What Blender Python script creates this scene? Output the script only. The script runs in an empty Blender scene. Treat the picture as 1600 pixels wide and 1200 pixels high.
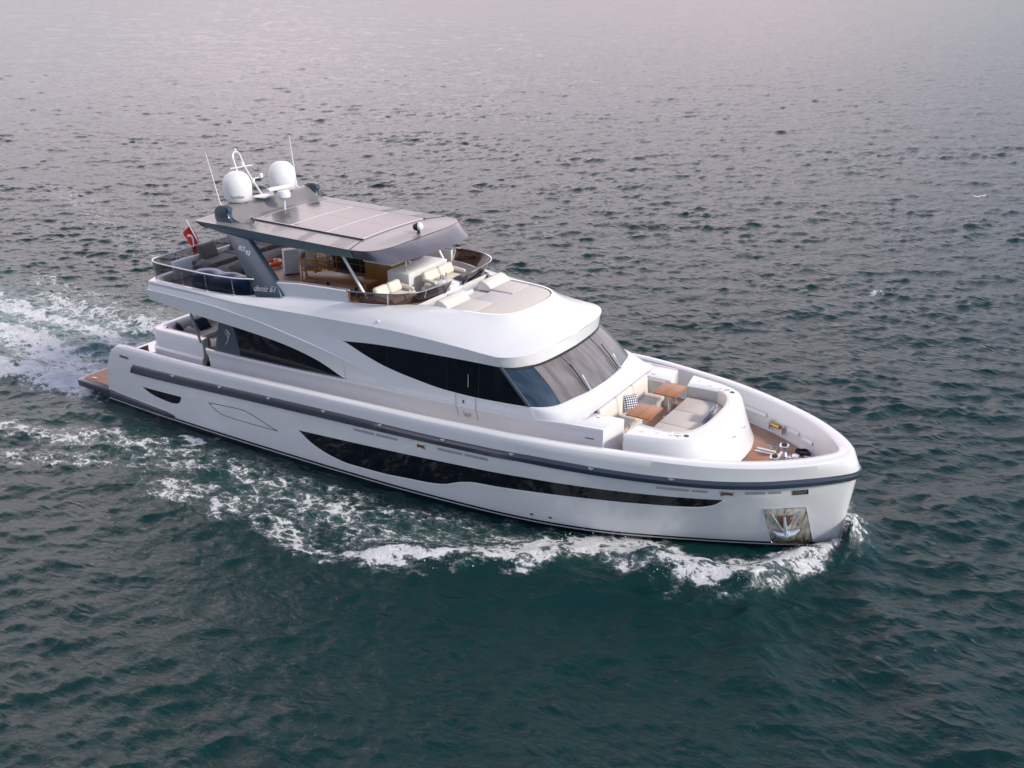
import bpy, bmesh, math, random
import numpy as np
from mathutils import Vector, Matrix, Euler

random.seed(7)
RNG = np.random.default_rng(11)
D = bpy.data
SC = bpy.context.scene
COL = SC.collection
R = math.radians

# ------------------------------------------------------------------ camera, sky, sun, exposure
cam = D.cameras.new('camera')
cam.lens, cam.sensor_width, cam.clip_end = 36.675, 36.0, 12000.0
camo = D.objects.new('camera', cam)
camo.location = (32.543, -25.793, 14.921)
camo.rotation_euler = (R(90 - 22.193), 0, R(31.053))
COL.objects.link(camo)
SC.camera = camo

SUN_AZ, SUN_EL = R(8), R(33)
SUN_DIR = Vector((math.cos(SUN_EL) * math.cos(SUN_AZ), math.cos(SUN_EL) * math.sin(SUN_AZ), math.sin(SUN_EL)))
sun = D.lights.new('sun', 'SUN')
sun.energy, sun.angle, sun.color = 3.0, R(8), (1.0, 0.90, 0.78)
suno = D.objects.new('sun', sun)
suno.rotation_euler = (-SUN_DIR).to_track_quat('-Z', 'Y').to_euler()
suno.location = (60, 5, 60)
COL.objects.link(suno)

W = D.worlds.new('World')
SC.world = W
W.use_nodes = True
nt = W.node_tree
nt.nodes.clear()
def wn(t, **k):
    n = nt.nodes.new(t)
    for a, b in k.items():
        setattr(n, a, b)
    return n
L = nt.links.new
sky = wn('ShaderNodeTexSky', sky_type='NISHITA', sun_disc=False, sun_elevation=SUN_EL,
         sun_rotation=R(90) - SUN_AZ, air_density=1.0, dust_density=0.9, ozone_density=2.0, altitude=10)
tc = wn('ShaderNodeTexCoord')
sep = wn('ShaderNodeSeparateXYZ')
L(tc.outputs['Generated'], sep.inputs[0])
# a bank of thin bright cloud, thickest low over the sea astern of the boat
dot = wn('ShaderNodeVectorMath', operation='DOT_PRODUCT')
L(tc.outputs['Generated'], dot.inputs[0])
dot.inputs[1].default_value = (-0.95, 0.31, 0.0)
lobe = wn('ShaderNodeMapRange', interpolation_type='SMOOTHSTEP')
lobe.inputs['From Min'].default_value, lobe.inputs['From Max'].default_value = -0.22, 0.86
L(dot.outputs['Value'], lobe.inputs['Value'])
low = wn('ShaderNodeMapRange', interpolation_type='SMOOTHSTEP')
low.inputs['From Min'].default_value, low.inputs['From Max'].default_value = 0.84, 0.34
L(sep.outputs['Z'], low.inputs['Value'])
noi = wn('ShaderNodeTexNoise')
noi.inputs['Scale'].default_value, noi.inputs['Detail'].default_value = 2.6, 7.0
mp = wn('ShaderNodeMapping')
mp.inputs['Scale'].default_value = (1, 1, 3.0)
L(tc.outputs['Generated'], mp.inputs[0])
L(mp.outputs[0], noi.inputs['Vector'])
cl = wn('ShaderNodeMapRange')
cl.inputs['From Min'].default_value, cl.inputs['From Max'].default_value = 0.38, 0.62
L(noi.outputs['Fac'], cl.inputs['Value'])
m1 = wn('ShaderNodeMath', operation='MULTIPLY'); L(lobe.outputs[0], m1.inputs[0]); L(low.outputs[0], m1.inputs[1])
m2 = wn('ShaderNodeMath', operation='MULTIPLY_ADD'); L(cl.outputs[0], m2.inputs[0]); m2.inputs[1].default_value = 0.14; m2.inputs[2].default_value = 0.0
m3 = wn('ShaderNodeMath', operation='ADD', use_clamp=True); m4 = wn('ShaderNodeMath', operation='MULTIPLY_ADD'); L(cl.outputs[0], m4.inputs[0]); m4.inputs[1].default_value = 0.4; m4.inputs[2].default_value = 0.62
m5 = wn('ShaderNodeMath', operation='MULTIPLY'); L(m1.outputs[0], m5.inputs[0]); L(m4.outputs[0], m5.inputs[1])
L(m5.outputs[0], m3.inputs[0]); L(m2.outputs[0], m3.inputs[1])
mix = wn('ShaderNodeMix', data_type='RGBA')
L(m3.outputs[0], mix.inputs['Factor'])
dim = wn('ShaderNodeMix', data_type='RGBA', blend_type='MULTIPLY')
dim.inputs['Factor'].default_value = 1.0
L(sky.outputs[0], dim.inputs['A'])
dim.inputs['B'].default_value = (0.78, 0.93, 1.08, 1)
L(dim.outputs['Result'], mix.inputs['A'])
lum = wn('ShaderNodeMapRange', interpolation_type='SMOOTHSTEP')      # the cloud is brightest well above the horizon
lum.inputs['From Min'].default_value, lum.inputs['From Max'].default_value = 0.0, 0.36
lum.inputs['To Min'].default_value, lum.inputs['To Max'].default_value = 0.41, 1.9
L(sep.outputs['Z'], lum.inputs['Value'])
clc = wn('ShaderNodeMix', data_type='RGBA', blend_type='MULTIPLY')
clc.inputs['Factor'].default_value = 1.0
clc.inputs['A'].default_value = (11.3, 9.7, 10.2, 1)
L(lum.outputs[0], clc.inputs['B'])
L(clc.outputs['Result'], mix.inputs['B'])
bg = wn('ShaderNodeBackground')
bg.inputs['Strength'].default_value = 0.12
L(mix.outputs['Result'], bg.inputs['Color'])
L(bg.outputs[0], wn('ShaderNodeOutputWorld').inputs[0])

vs = SC.view_settings
vs.view_transform, vs.look, vs.gamma, vs.exposure = 'Standard', 'None', 1.0, 0.07
vs.use_curve_mapping = False

# ------------------------------------------------------------------ helpers
def pchip(xs, ys):
    xs, ys = np.asarray(xs, float), np.asarray(ys, float)
    h = np.diff(xs); d = np.diff(ys) / h
    m = np.zeros_like(xs)
    if len(xs) > 2:
        w1, w2 = 2 * h[1:] + h[:-1], h[1:] + 2 * h[:-1]
        ok = d[:-1] * d[1:] > 0
        den = np.where(ok, w1 / np.where(ok, d[:-1], 1) + w2 / np.where(ok, d[1:], 1), 1)
        m[1:-1] = np.where(ok, (w1 + w2) / den, 0)
    m[0], m[-1] = d[0], d[-1]
    def f(x):
        x = np.asarray(x, float)
        i = np.clip(np.searchsorted(xs, x, side='right') - 1, 0, len(xs) - 2)
        t = (x - xs[i]) / h[i]
        t = np.clip(t, -0.3, 1.3)
        t2, t3 = t * t, t * t * t
        return (2*t3 - 3*t2 + 1) * ys[i] + (t3 - 2*t2 + t) * h[i] * m[i] + (-2*t3 + 3*t2) * ys[i+1] + (t3 - t2) * h[i] * m[i+1]
    return f

class MB:
    def __init__(s):
        s.v, s.f, s.m = [], [], []
        s.cur = 0
    def add(s, verts, faces):
        o = len(s.v)
        s.v += [tuple(map(float, p)) for p in verts]
        for f in faces:
            s.f.append([o + i for i in f]); s.m.append(s.cur)
        return s
    def grid(s, P, flip=False, cu=False, cv=False):
        P = np.asarray(P, float); nu, nv = P.shape[:2]
        fs = []
        for i in range(nu if cu else nu - 1):
            for j in range(nv if cv else nv - 1):
                a, b = i * nv + j, ((i + 1) % nu) * nv + j
                c, d = ((i + 1) % nu) * nv + (j + 1) % nv, i * nv + (j + 1) % nv
                fs.append((a, d, c, b) if flip else (a, b, c, d))
        return s.add(P.reshape(-1, 3), fs)
    def mirrored(s):
        n = len(s.v)
        s.v += [(x, -y, z) for x, y, z in s.v[:n]]
        s.f += [[n + i for i in reversed(f)] for f in s.f[:]]
        s.m += s.m[:]
        return s
    def tube(s, pts, r, n=8, closed=False, caps=True):
        pts = [Vector(p) for p in pts]
        rs = r if hasattr(r, '__len__') else [r] * len(pts)
        k = len(pts)
        T = []
        for i in range(k):
            a = pts[(i - 1) % k] if (closed or i > 0) else pts[i]
            b = pts[(i + 1) % k] if (closed or i < k - 1) else pts[i]
            T.append((b - a).normalized())
        ref = Vector((0, 0, 1)) if abs(T[0].z) < 0.9 else Vector((1, 0, 0))
        N = (ref - T[0] * ref.dot(T[0])).normalized()
        rings = []
        for i in range(k):
            N = (N - T[i] * N.dot(T[i])).normalized()
            B = T[i].cross(N)
            rings.append([pts[i] + (N * math.cos(2*math.pi*j/n) + B * math.sin(2*math.pi*j/n)) * rs[i] for j in range(n)])
        s.grid(np.array([[tuple(p) for p in ring] for ring in rings]), cu=closed, cv=True)
        if caps and not closed:
            o = len(s.v) - k * n
            s.f.append([o + j for j in range(n)][::-1]); s.m.append(s.cur)
            s.f.append([o + (k-1) * n + j for j in range(n)]); s.m.append(s.cur)
        return s
    def box(s, c, size, rot=(0, 0, 0), bev=0.0, seg=2):
        bm = bmesh.new()
        bmesh.ops.create_cube(bm, size=1)
        bmesh.ops.scale(bm, vec=size, verts=bm.verts)
        if bev > 0:
            bmesh.ops.bevel(bm, geom=list(bm.edges), offset=min(bev, 0.49 * min(size)), segments=seg, profile=0.5, affect='EDGES')
        M = Matrix.Translation(Vector(c)) @ Euler(rot).to_matrix().to_4x4()
        bm.verts.index_update()
        s.add([tuple(M @ v.co) for v in bm.verts], [[v.index for v in f.verts] for f in bm.faces])
        bm.free()
        return s
    def lathe(s, prof, c=(0, 0, 0), n=32, rot=(0, 0, 0)):
        M = Matrix.Translation(Vector(c)) @ Euler(rot).to_matrix().to_4x4()
        P = [[tuple(M @ Vector((r * math.cos(2*math.pi*j/n), r * math.sin(2*math.pi*j/n), z))) for j in range(n)] for r, z in prof]
        return s.grid(np.array(P), flip=True, cv=True)
    def prism(s, poly, vec, bev=0.0):
        """closed 3-D polygon swept along vec"""
        bm = bmesh.new()
        vs_ = [bm.verts.new(p) for p in poly]
        f = bm.faces.new(vs_)
        r = bmesh.ops.extrude_face_region(bm, geom=[f])
        bmesh.ops.translate(bm, vec=vec, verts=[e for e in r['geom'] if isinstance(e, bmesh.types.BMVert)])
        bmesh.ops.recalc_face_normals(bm, faces=bm.faces)
        if bev > 0:
            bmesh.ops.bevel(bm, geom=list(bm.edges), offset=bev, segments=2, profile=0.5, affect='EDGES')
        bm.verts.index_update()
        s.add([tuple(v.co) for v in bm.verts], [[v.index for v in f.verts] for f in bm.faces])
        bm.free()
        return s
    def ring_slab(s, loop, z0, z1, bev=0.0):
        return s.prism([(x, y, z0) for x, y in loop], (0, 0, z1 - z0), bev)
    def xform(s, M):
        s.v = [tuple(M @ Vector(p)) for p in s.v]
        return s

def obj(name, mb, mats, parent=None, smooth=35, label=None, recalc=False):
    if name in SPLIT:
        ps = pieces(mb)
        if len(ps) > 1:
            first = None
            for p in ps:
                SPLIT.discard(name); o = obj(name, p, mats, parent, smooth, label, recalc); SPLIT.add(name)
                first = first or o
            return first
    me = D.meshes.new(name)
    me.from_pydata(mb.v, [], mb.f)
    if not isinstance(mats, (list, tuple)):
        mats = [mats]
    for m in mats:
        me.materials.append(m)
    if len(mats) > 1:
        me.polygons.foreach_set('material_index', mb.m)
    if recalc:
        bm = bmesh.new(); bm.from_mesh(me)
        bmesh.ops.remove_doubles(bm, verts=bm.verts, dist=1e-5)
        bmesh.ops.recalc_face_normals(bm, faces=bm.faces)
        bm.to_mesh(me); bm.free()
    me.polygons.foreach_set('use_smooth', [True] * len(me.polygons))
    if smooth < 180:
        me.set_sharp_from_angle(angle=R(smooth))
    me.update()
    o = D.objects.new(name, me)
    COL.objects.link(o)
    if parent is not None:
        o.parent = parent
    if label:
        o['label'] = label
    return o

SPLIT = set('''side_fascia side_bolster windlass chain_and_cap deflector_post stanchion mooring_cleat deck_hatch_hinge
cup_holder roof_slat panel_rail roof_seam navigation_lamp window_joint side_door_seam locker_latch deck_speaker platform_cleat
windscreen_mullion roller_bracket step_tread gps_aerial anchor_chain pedestal dash_corner'''.split())
def pieces(mb):
    """the separate solids of a mesh: loose pieces whose boxes touch stay together"""
    key = {}; vid = []
    for p in mb.v:
        vid.append(key.setdefault(tuple(round(c, 4) for c in p), len(key)))
    par = list(range(len(key)))
    def find(a):
        while par[a] != a:
            par[a] = par[par[a]]; a = par[a]
        return a
    for f in mb.f:
        r0 = find(vid[f[0]])
        for i in f[1:]:
            par[find(vid[i])] = r0
    grp = {}
    for k, f in enumerate(mb.f):
        grp.setdefault(find(vid[f[0]]), []).append(k)
    G = []
    for fs in grp.values():
        P = np.array([mb.v[i] for k in fs for i in mb.f[k]])
        G.append([fs, P.min(0) - 0.004, P.max(0) + 0.004])
    done = False
    while not done:
        done = True
        for i in range(len(G)):
            for j in range(i + 1, len(G)):
                if np.all(G[i][1] <= G[j][2]) and np.all(G[j][1] <= G[i][2]):
                    G[i] = [G[i][0] + G[j][0], np.minimum(G[i][1], G[j][1]), np.maximum(G[i][2], G[j][2])]
                    G.pop(j); done = False; break
            if not done:
                break
    out = []
    for fs, _, _ in G:
        m = MB(); idx = {}
        for k in fs:
            f = []
            for i in mb.f[k]:
                if i not in idx:
                    idx[i] = len(m.v); m.v.append(mb.v[i])
                f.append(idx[i])
            m.f.append(f); m.m.append(mb.m[k])
        out.append(m)
    return out

def thing(name, label, cat, loc=(0, 0, 0), rot=(0, 0, 0), group=None):
    o = D.objects.new(name, None)
    o.empty_display_size = 0.2
    COL.objects.link(o)
    o.location, o.rotation_euler = loc, rot
    o['label'], o['category'] = label, cat
    if group:
        o['group'] = group
    return o

def tag(o, label, cat, group=None):
    o['label'], o['category'] = label, cat
    if group:
        o['group'] = group
    return o

def dup(root, loc, rot, label):
    r = root.copy(); COL.objects.link(r)
    r.location, r.rotation_euler = loc, rot
    r['label'] = label
    for ch in list(root.children):
        c = ch.copy(); COL.objects.link(c); c.parent = r
        for g in ch.children:
            d = g.copy(); COL.objects.link(d); d.parent = c
    return r

def chord(P):
    P = np.asarray(P, float)
    d = np.linalg.norm(np.diff(P, axis=0), axis=1)
    return np.concatenate([[0], np.cumsum(np.maximum(d, 1e-6))])

def smooth_line(P, n):
    P = np.asarray(P, float); t = chord(P)
    q = np.linspace(0, t[-1], n)
    return np.stack([pchip(t, P[:, k])(q) for k in range(P.shape[1])], 1)

def patch(ctrl, su=5, sv=5):
    """smooth surface through a grid of control points: su, sv steps between neighbours"""
    P = np.asarray(ctrl, float); nu, nv = P.shape[:2]
    tu = np.mean([chord(P[:, j]) for j in range(nv)], 0)
    qu = np.concatenate([np.linspace(tu[i], tu[i+1], su, endpoint=False) for i in range(nu-1)] + [[tu[-1]]])
    A = np.stack([np.stack([pchip(tu, P[:, j, k])(qu) for k in range(3)], 1) for j in range(nv)], 1)
    tv = np.mean([chord(A[i]) for i in range(len(A))], 0)
    qv = np.concatenate([np.linspace(tv[i], tv[i+1], sv, endpoint=False) for i in range(nv-1)] + [[tv[-1]]])
    return np.stack([np.stack([pchip(tv, A[i, :, k])(qv) for k in range(3)], 1) for i in range(len(A))], 0)

# ------------------------------------------------------------------ materials
def mat(name, col, rough=0.4, metal=0.0, spec=0.5, coat=0.0, var=0.0, vscale=3.0, bump=0.0, bscale=60.0, vary=None, sheen=0.0):
    m = D.materials.new(name); m.use_nodes = True
    n = m.node_tree.nodes; l = m.node_tree.links.new
    b = n['Principled BSDF']
    b.inputs['Base Color'].default_value = (*col, 1)
    b.inputs['Roughness'].default_value = rough
    b.inputs['Metallic'].default_value = metal
    b.inputs['Specular IOR Level'].default_value = spec
    b.inputs['Coat Weight'].default_value = coat
    b.inputs['Coat Roughness'].default_value = 0.06
    b.inputs['Sheen Weight'].default_value = sheen
    t = n.new('ShaderNodeTexCoord')
    if var > 0:
        x = n.new('ShaderNodeTexNoise'); x.inputs['Scale'].default_value = vscale; x.inputs['Detail'].default_value = 6
        l(t.outputs['Object'], x.inputs['Vector'])
        r = n.new('ShaderNodeMix'); r.data_type = 'RGBA'
        l(x.outputs['Fac'], r.inputs['Factor'])
        r.inputs['A'].default_value = tuple(c * (1 - var) for c in col) + (1,)
        r.inputs['B'].default_value = tuple(min(1, c * (1 + var)) for c in (vary or col)) + (1,)
        l(r.outputs['Result'], b.inputs['Base Color'])
        q = n.new('ShaderNodeMapRange'); l(x.outputs['Fac'], q.inputs['Value'])
        q.inputs['To Min'].default_value, q.inputs['To Max'].default_value = max(0, rough * (1 - var)), min(1, rough * (1 + var))
        l(q.outputs[0], b.inputs['Roughness'])
    if bump > 0:
        y = n.new('ShaderNodeTexNoise'); y.inputs['Scale'].default_value = bscale; y.inputs['Detail'].default_value = 3
        l(t.outputs['Object'], y.inputs['Vector'])
        z = n.new('ShaderNodeBump'); z.inputs['Strength'].default_value = bump; z.inputs['Distance'].default_value = 0.01
        l(y.outputs['Fac'], z.inputs['Height']); l(z.outputs[0], b.inputs['Normal'])
    return m

GEL = mat('white_gelcoat', (0.81, 0.81, 0.805), 0.20, coat=0.6, var=0.03, vscale=0.7, bump=0.015, bscale=1.3)
GELM = mat('matt_white_nonskid', (0.78, 0.78, 0.765), 0.55, var=0.03, vscale=2, bump=0.15, bscale=220)
SLATE = mat('slate_blue_paint', (0.032, 0.043, 0.066), 0.25, coat=0.5, var=0.12, vscale=1.5)
GREYP = mat('grey_metallic_paint', (0.25, 0.235, 0.228), 0.40, metal=0.15, coat=0.25, var=0.06, vscale=1.2)
GREYD = mat('dark_grey_paint', (0.125, 0.118, 0.14), 0.25, metal=0.2, coat=0.6, var=0.08, vscale=1.0)
LEGP = mat('blue_grey_metallic_paint', (0.055, 0.085, 0.115), 0.28, metal=0.25, coat=0.5, var=0.08, vscale=1.0)
GLASS = mat('black_tinted_glass', (0.006, 0.009, 0.014), 0.04, spec=0.22)
CHROME = mat('polished_steel', (0.72, 0.70, 0.69), 0.10, metal=1.0, var=0.06, vscale=4)
STEELW = mat('white_painted_steel', (0.80, 0.79, 0.78), 0.3, coat=0.3)
CREAM = mat('cream_leather', (0.77, 0.725, 0.635), 0.5, var=0.05, vscale=5, bump=0.12, bscale=90)
CREAMF = mat('cream_grey_fabric', (0.58, 0.55, 0.52), 0.85, var=0.05, vscale=6, bump=0.3, bscale=200, sheen=0.2)
BEIGE = mat('pale_beige_fabric', (0.66, 0.60, 0.53), 0.85, var=0.05, vscale=6, bump=0.3, bscale=200, sheen=0.2)
BROWNF = mat('taupe_fabric', (0.155, 0.125, 0.11), 0.9, var=0.10, vscale=6, bump=0.4, bscale=180, sheen=0.3)
DARKF = mat('charcoal_fabric', (0.055, 0.055, 0.065), 0.9, var=0.12, vscale=6, bump=0.4, bscale=180, sheen=0.3)
NAVY = mat('navy_vinyl_cover', (0.005, 0.030, 0.125), 0.32, var=0.2, vscale=4, bump=0.4, bscale=12)
NAVYF = mat('navy_fabric', (0.012, 0.018, 0.055), 0.9, var=0.1, bump=0.3, bscale=150)
ORANGE = mat('orange_buoy_plastic', (0.80, 0.10, 0.012), 0.45, var=0.08, vscale=8)
WHITEP = mat('white_plastic', (0.82, 0.82, 0.81), 0.35, var=0.02)
GREYTXT = mat('grey_lettering', (0.20, 0.20, 0.22), 0.5)
WHITETXT = mat('white_lettering', (0.80, 0.80, 0.80), 0.4)
SILVTXT = mat('silver_lettering', (0.55, 0.56, 0.56), 0.35, metal=0.4)
BLACK = mat('black_rubber', (0.012, 0.012, 0.014), 0.6)
LINE = mat('grey_seam', (0.22, 0.23, 0.26), 0.6)
VENT = mat('grey_vent_mesh', (0.46, 0.46, 0.49), 0.55, metal=0.3)
BROWNV = mat('bronze_opening', (0.19, 0.10, 0.075), 0.4, metal=0.3)
RED = mat('red_flag_cloth', (0.55, 0.012, 0.02), 0.8, bump=0.2, bscale=40)
TAN = mat('tan_cushion', (0.50, 0.36, 0.15), 0.8, var=0.1, bump=0.3, bscale=150)
CHAIRW = mat('honey_teak', (0.60, 0.25, 0.04), 0.45, var=0.2, vscale=14)
GREYC = mat('grey_canvas', (0.16, 0.155, 0.16), 0.85, var=0.1, bump=0.3, bscale=160)
DASH = mat('grey_dash_cover', (0.17, 0.165, 0.175), 0.75, var=0.1, bump=0.2, bscale=90)
BRONZE = mat('gold_bronze', (0.62, 0.36, 0.10), 0.25, metal=0.9)
DARKIN = mat('dark_interior', (0.02, 0.02, 0.022), 0.5)

def teak_mat(name, base, seam, pitch, along='x', rough=0.55, grain=1.0):
    m = D.materials.new(name); m.use_nodes = True
    n = m.node_tree.nodes; l = m.node_tree.links.new
    b = n['Principled BSDF']
    t = n.new('ShaderNodeTexCoord'); s = n.new('ShaderNodeSeparateXYZ'); l(t.outputs['Object'], s.inputs[0])
    ax = 'Y' if along == 'x' else 'X'
    d = n.new('ShaderNodeMath'); d.operation = 'DIVIDE'; l(s.outputs[ax], d.inputs[0]); d.inputs[1].default_value = pitch
    fr = n.new('ShaderNodeMath'); fr.operation = 'FRACT'; l(d.outputs[0], fr.inputs[0])
    fl = n.new('ShaderNodeMath'); fl.operation = 'FLOOR'; l(d.outputs[0], fl.inputs[0])
    lt = n.new('ShaderNodeMath'); lt.operation = 'LESS_THAN'; l(fr.outputs[0], lt.inputs[0]); lt.inputs[1].default_value = 0.10
    wn_ = n.new('ShaderNodeTexWhiteNoise'); wn_.noise_dimensions = '1D'; l(fl.outputs[0], wn_.inputs['W'])
    no = n.new('ShaderNodeTexNoise'); no.inputs['Scale'].default_value = 4; no.inputs['Detail'].default_value = 8
    mpn = n.new('ShaderNodeMapping'); mpn.inputs['Scale'].default_value = (1, 9, 9) if along == 'x' else (9, 1, 9)
    l(t.outputs['Object'], mpn.inputs[0]); l(mpn.outputs[0], no.inputs['Vector'])
    ad = n.new('ShaderNodeMath'); ad.operation = 'MULTIPLY_ADD'; l(wn_.outputs['Value'], ad.inputs[0]); ad.inputs[1].default_value = 0.45
    l(no.outputs['Fac'], ad.inputs[2])
    c = n.new('ShaderNodeMix'); c.data_type = 'RGBA'; l(ad.outputs[0], c.inputs['Factor'])
    c.inputs['A'].default_value = tuple(x * (1 - 0.35 * grain) for x in base) + (1,)
    c.inputs['B'].default_value = tuple(x * (1 + 0.18 * grain) for x in base) + (1,)
    c2 = n.new('ShaderNodeMix'); c2.data_type = 'RGBA'; l(lt.outputs[0], c2.inputs['Factor'])
    l(c.outputs['Result'], c2.inputs['A']); c2.inputs['B'].default_value = (*seam, 1)
    l(c2.outputs['Result'], b.inputs['Base Color'])
    b.inputs['Roughness'].default_value = rough
    return m
TEAKD = teak_mat('teak_deck', (0.40, 0.235, 0.165), (0.12, 0.08, 0.065), 0.075)
TEAKW = teak_mat('oiled_teak_deck', (0.42, 0.19, 0.10), (0.10, 0.055, 0.04), 0.085)
TEAKS = teak_mat('grey_sun_bleached_teak', (0.33, 0.25, 0.21), (0.13, 0.10, 0.09), 0.075)
TEAKT = teak_mat('varnished_teak_table', (0.40, 0.15, 0.05), (0.28, 0.10, 0.035), 0.30, along='y', rough=0.3)
TEAKB = teak_mat('brown_veneer', (0.22, 0.085, 0.02), (0.15, 0.055, 0.014), 0.16, rough=0.3)

def solar_mat():
    m = D.materials.new('solar_cells'); m.use_nodes = True
    n = m.node_tree.nodes; l = m.node_tree.links.new
    b = n['Principled BSDF']
    t = n.new('ShaderNodeTexCoord')
    br = n.new('ShaderNodeTexBrick'); br.offset = 0
    br.inputs['Scale'].default_value = 1.0
    br.inputs['Brick Width'].default_value = 2.0; br.inputs['Row Height'].default_value = 0.042
    br.inputs['Mortar Size'].default_value = 0.006
    br.inputs['Color1'].default_value = (0.060, 0.050, 0.053, 1); br.inputs['Color2'].default_value = (0.072, 0.060, 0.063, 1)
    br.inputs['Mortar'].default_value = (0.17, 0.145, 0.145, 1)
    mpn = n.new('ShaderNodeMapping'); mpn.inputs['Rotation'].default_value = (0, 0, R(90))
    l(t.outputs['Object'], mpn.inputs[0]); l(mpn.outputs[0], br.inputs['Vector'])
    l(br.outputs['Color'], b.inputs['Base Color'])
    b.inputs['Roughness'].default_value = 0.22; b.inputs['Coat Weight'].default_value = 0.15; b.inputs['Coat Roughness'].default_value = 0.03
    return m
SOLAR = solar_mat()

def hull_mat():
    m = D.materials.new('hull_paint'); m.use_nodes = True
    n = m.node_tree.nodes; l = m.node_tree.links.new
    b = n['Principled BSDF']
    t = n.new('ShaderNodeTexCoord'); s = n.new('ShaderNodeSeparateXYZ'); l(t.outputs['Object'], s.inputs[0])
    # the water stays level while the painted stripes climb a little towards the stern
    cr = n.new('ShaderNodeValToRGB'); cr.color_ramp.interpolation = 'CONSTANT'
    e = cr.color_ramp.elements
    navy, white, bot = (0.008, 0.010, 0.028, 1), (0.80, 0.80, 0.79, 1), (0.012, 0.014, 0.022, 1)
    e[0].position, e[0].color = 0.0, bot
    e[1].position, e[1].color = 0.09, white
    x = e.new(0.13); x.color = navy
    x = e.new(0.20); x.color = white
    l(s.outputs['Z'], cr.inputs[0])
    no = n.new('ShaderNodeTexNoise'); no.inputs['Scale'].default_value = 0.8; no.inputs['Detail'].default_value = 7
    mpn = n.new('ShaderNodeMapping'); mpn.inputs['Scale'].default_value = (1.6, 1, 0.5)
    l(t.outputs['Object'], mpn.inputs[0]); l(mpn.outputs[0], no.inputs['Vector'])
    mr = n.new('ShaderNodeMapRange'); l(no.outputs['Fac'], mr.inputs['Value'])
    mr.inputs['To Min'].default_value, mr.inputs['To Max'].default_value = 0.95, 1.02
    mu = n.new('ShaderNodeMix'); mu.data_type = 'RGBA'; mu.blend_type = 'MULTIPLY'; mu.inputs['Factor'].default_value = 1
    l(cr.outputs[0], mu.inputs['A']); l(mr.outputs[0], mu.inputs['B'])
    l(mu.outputs['Result'], b.inputs['Base Color'])
    b.inputs['Roughness'].default_value = 0.24; b.inputs['Coat Weight'].default_value = 0.6; b.inputs['Coat Roughness'].default_value = 0.05
    bn = n.new('ShaderNodeBump'); bn.inputs['Strength'].default_value = 0.02; bn.inputs['Distance'].default_value = 0.02
    l(no.outputs['Fac'], bn.inputs['Height']); l(bn.outputs[0], b.inputs['Normal'])
    return m
HULL = hull_mat()

def clear_mat(name, tint, gloss=0.08):
    m = D.materials.new(name); m.use_nodes = True
    n = m.node_tree.nodes; l = m.node_tree.links.new
    n.remove(n['Principled BSDF'])
    tr = n.new('ShaderNodeBsdfTransparent'); tr.inputs[0].default_value = (*tint, 1)
    gl = n.new('ShaderNodeBsdfGlossy'); gl.inputs['Roughness'].default_value = 0.02
    lw = n.new('ShaderNodeLayerWeight'); lw.inputs['Blend'].default_value = 0.5
    pw = n.new('ShaderNodeMath'); pw.operation = 'POWER'; l(lw.outputs['Facing'], pw.inputs[0]); pw.inputs[1].default_value = 4.0
    fr = n.new('ShaderNodeMath'); fr.operation = 'MULTIPLY_ADD'; l(pw.outputs[0], fr.inputs[0]); fr.inputs[1].default_value = 0.8; fr.inputs[2].default_value = 0.05
    mx = n.new('ShaderNodeMixShader')
    l(fr.outputs[0], mx.inputs[0]); l(tr.outputs[0], mx.inputs[1]); l(gl.outputs[0], mx.inputs[2])
    l(mx.outputs[0], n['Material Output'].inputs[0])
    return m
TINTB = clear_mat('brown_tinted_acrylic', (0.16, 0.095, 0.08))
TINTG = clear_mat('grey_tinted_glass', (0.42, 0.42, 0.44))

def pattern_mat(name, c1, c2, scale):
    m = D.materials.new(name); m.use_nodes = True
    n = m.node_tree.nodes; l = m.node_tree.links.new
    b = n['Principled BSDF']; b.inputs['Roughness'].default_value = 0.9
    t = n.new('ShaderNodeTexCoord')
    ck = n.new('ShaderNodeTexChecker'); ck.inputs['Scale'].default_value = scale
    ck.inputs['Color1'].default_value = (*c1, 1); ck.inputs['Color2'].default_value = (*c2, 1)
    mpn = n.new('ShaderNodeMapping'); mpn.inputs['Rotation'].default_value = (0, 0, R(45)); mpn.inputs['Location'].default_value = (0.01, 0.02, 0.53)
    mpn.inputs['Scale'].default_value = (1, 1, 0.02)
    l(t.outputs['Object'], mpn.inputs[0]); l(mpn.outputs[0], ck.inputs['Vector'])
    l(ck.outputs['Color'], b.inputs['Base Color'])
    return m
LATTICE = pattern_mat('navy_white_lattice_fabric', (0.78, 0.76, 0.74), (0.04, 0.04, 0.13), 21.0)

# ------------------------------------------------------------------ the yacht
Y = thing('motor_yacht', 'long white motor yacht with dark windows and grey hardtop cruising on the sea', 'yacht')

# ---- hull: level curves (half breadth against x), each ending at the stem
KEEL = (26.4, [(1.8, 2.6), (12, 2.9), (20, 2.2), (24, 1.0), (26.4, 0)], lambda x: np.full_like(x, -0.9), 1.9)
WL = (27.40, [(1.8, 3.36), (5, 3.53), (9.4, 3.62), (12, 3.63), (14.7, 3.60), (16.5, 3.51), (18.2, 3.38), (19.6, 3.2), (21.6, 2.72), (22.9, 2.22), (24.2, 1.66), (25.85, 0.90), (26.9, 0.33), (27.4, 0)],
      lambda x: np.zeros_like(x), 1.9)
RLz = pchip([1.8, 3.55, 5.8, 9.75, 12, 15, 18.5, 20.0, 22.2, 25, 27.7], [1.42, 1.48, 1.58, 1.79, 1.89, 2.02, 2.18, 2.25, 2.24, 2.23, 2.24])
RUz = pchip([1.8, 3.6, 5.8, 9.8, 13, 16.8, 18.5, 20.4, 22.2, 24.7, 27.8], [1.74, 1.81, 1.90, 2.09, 2.22, 2.34, 2.42, 2.49, 2.46, 2.44, 2.46])
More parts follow.
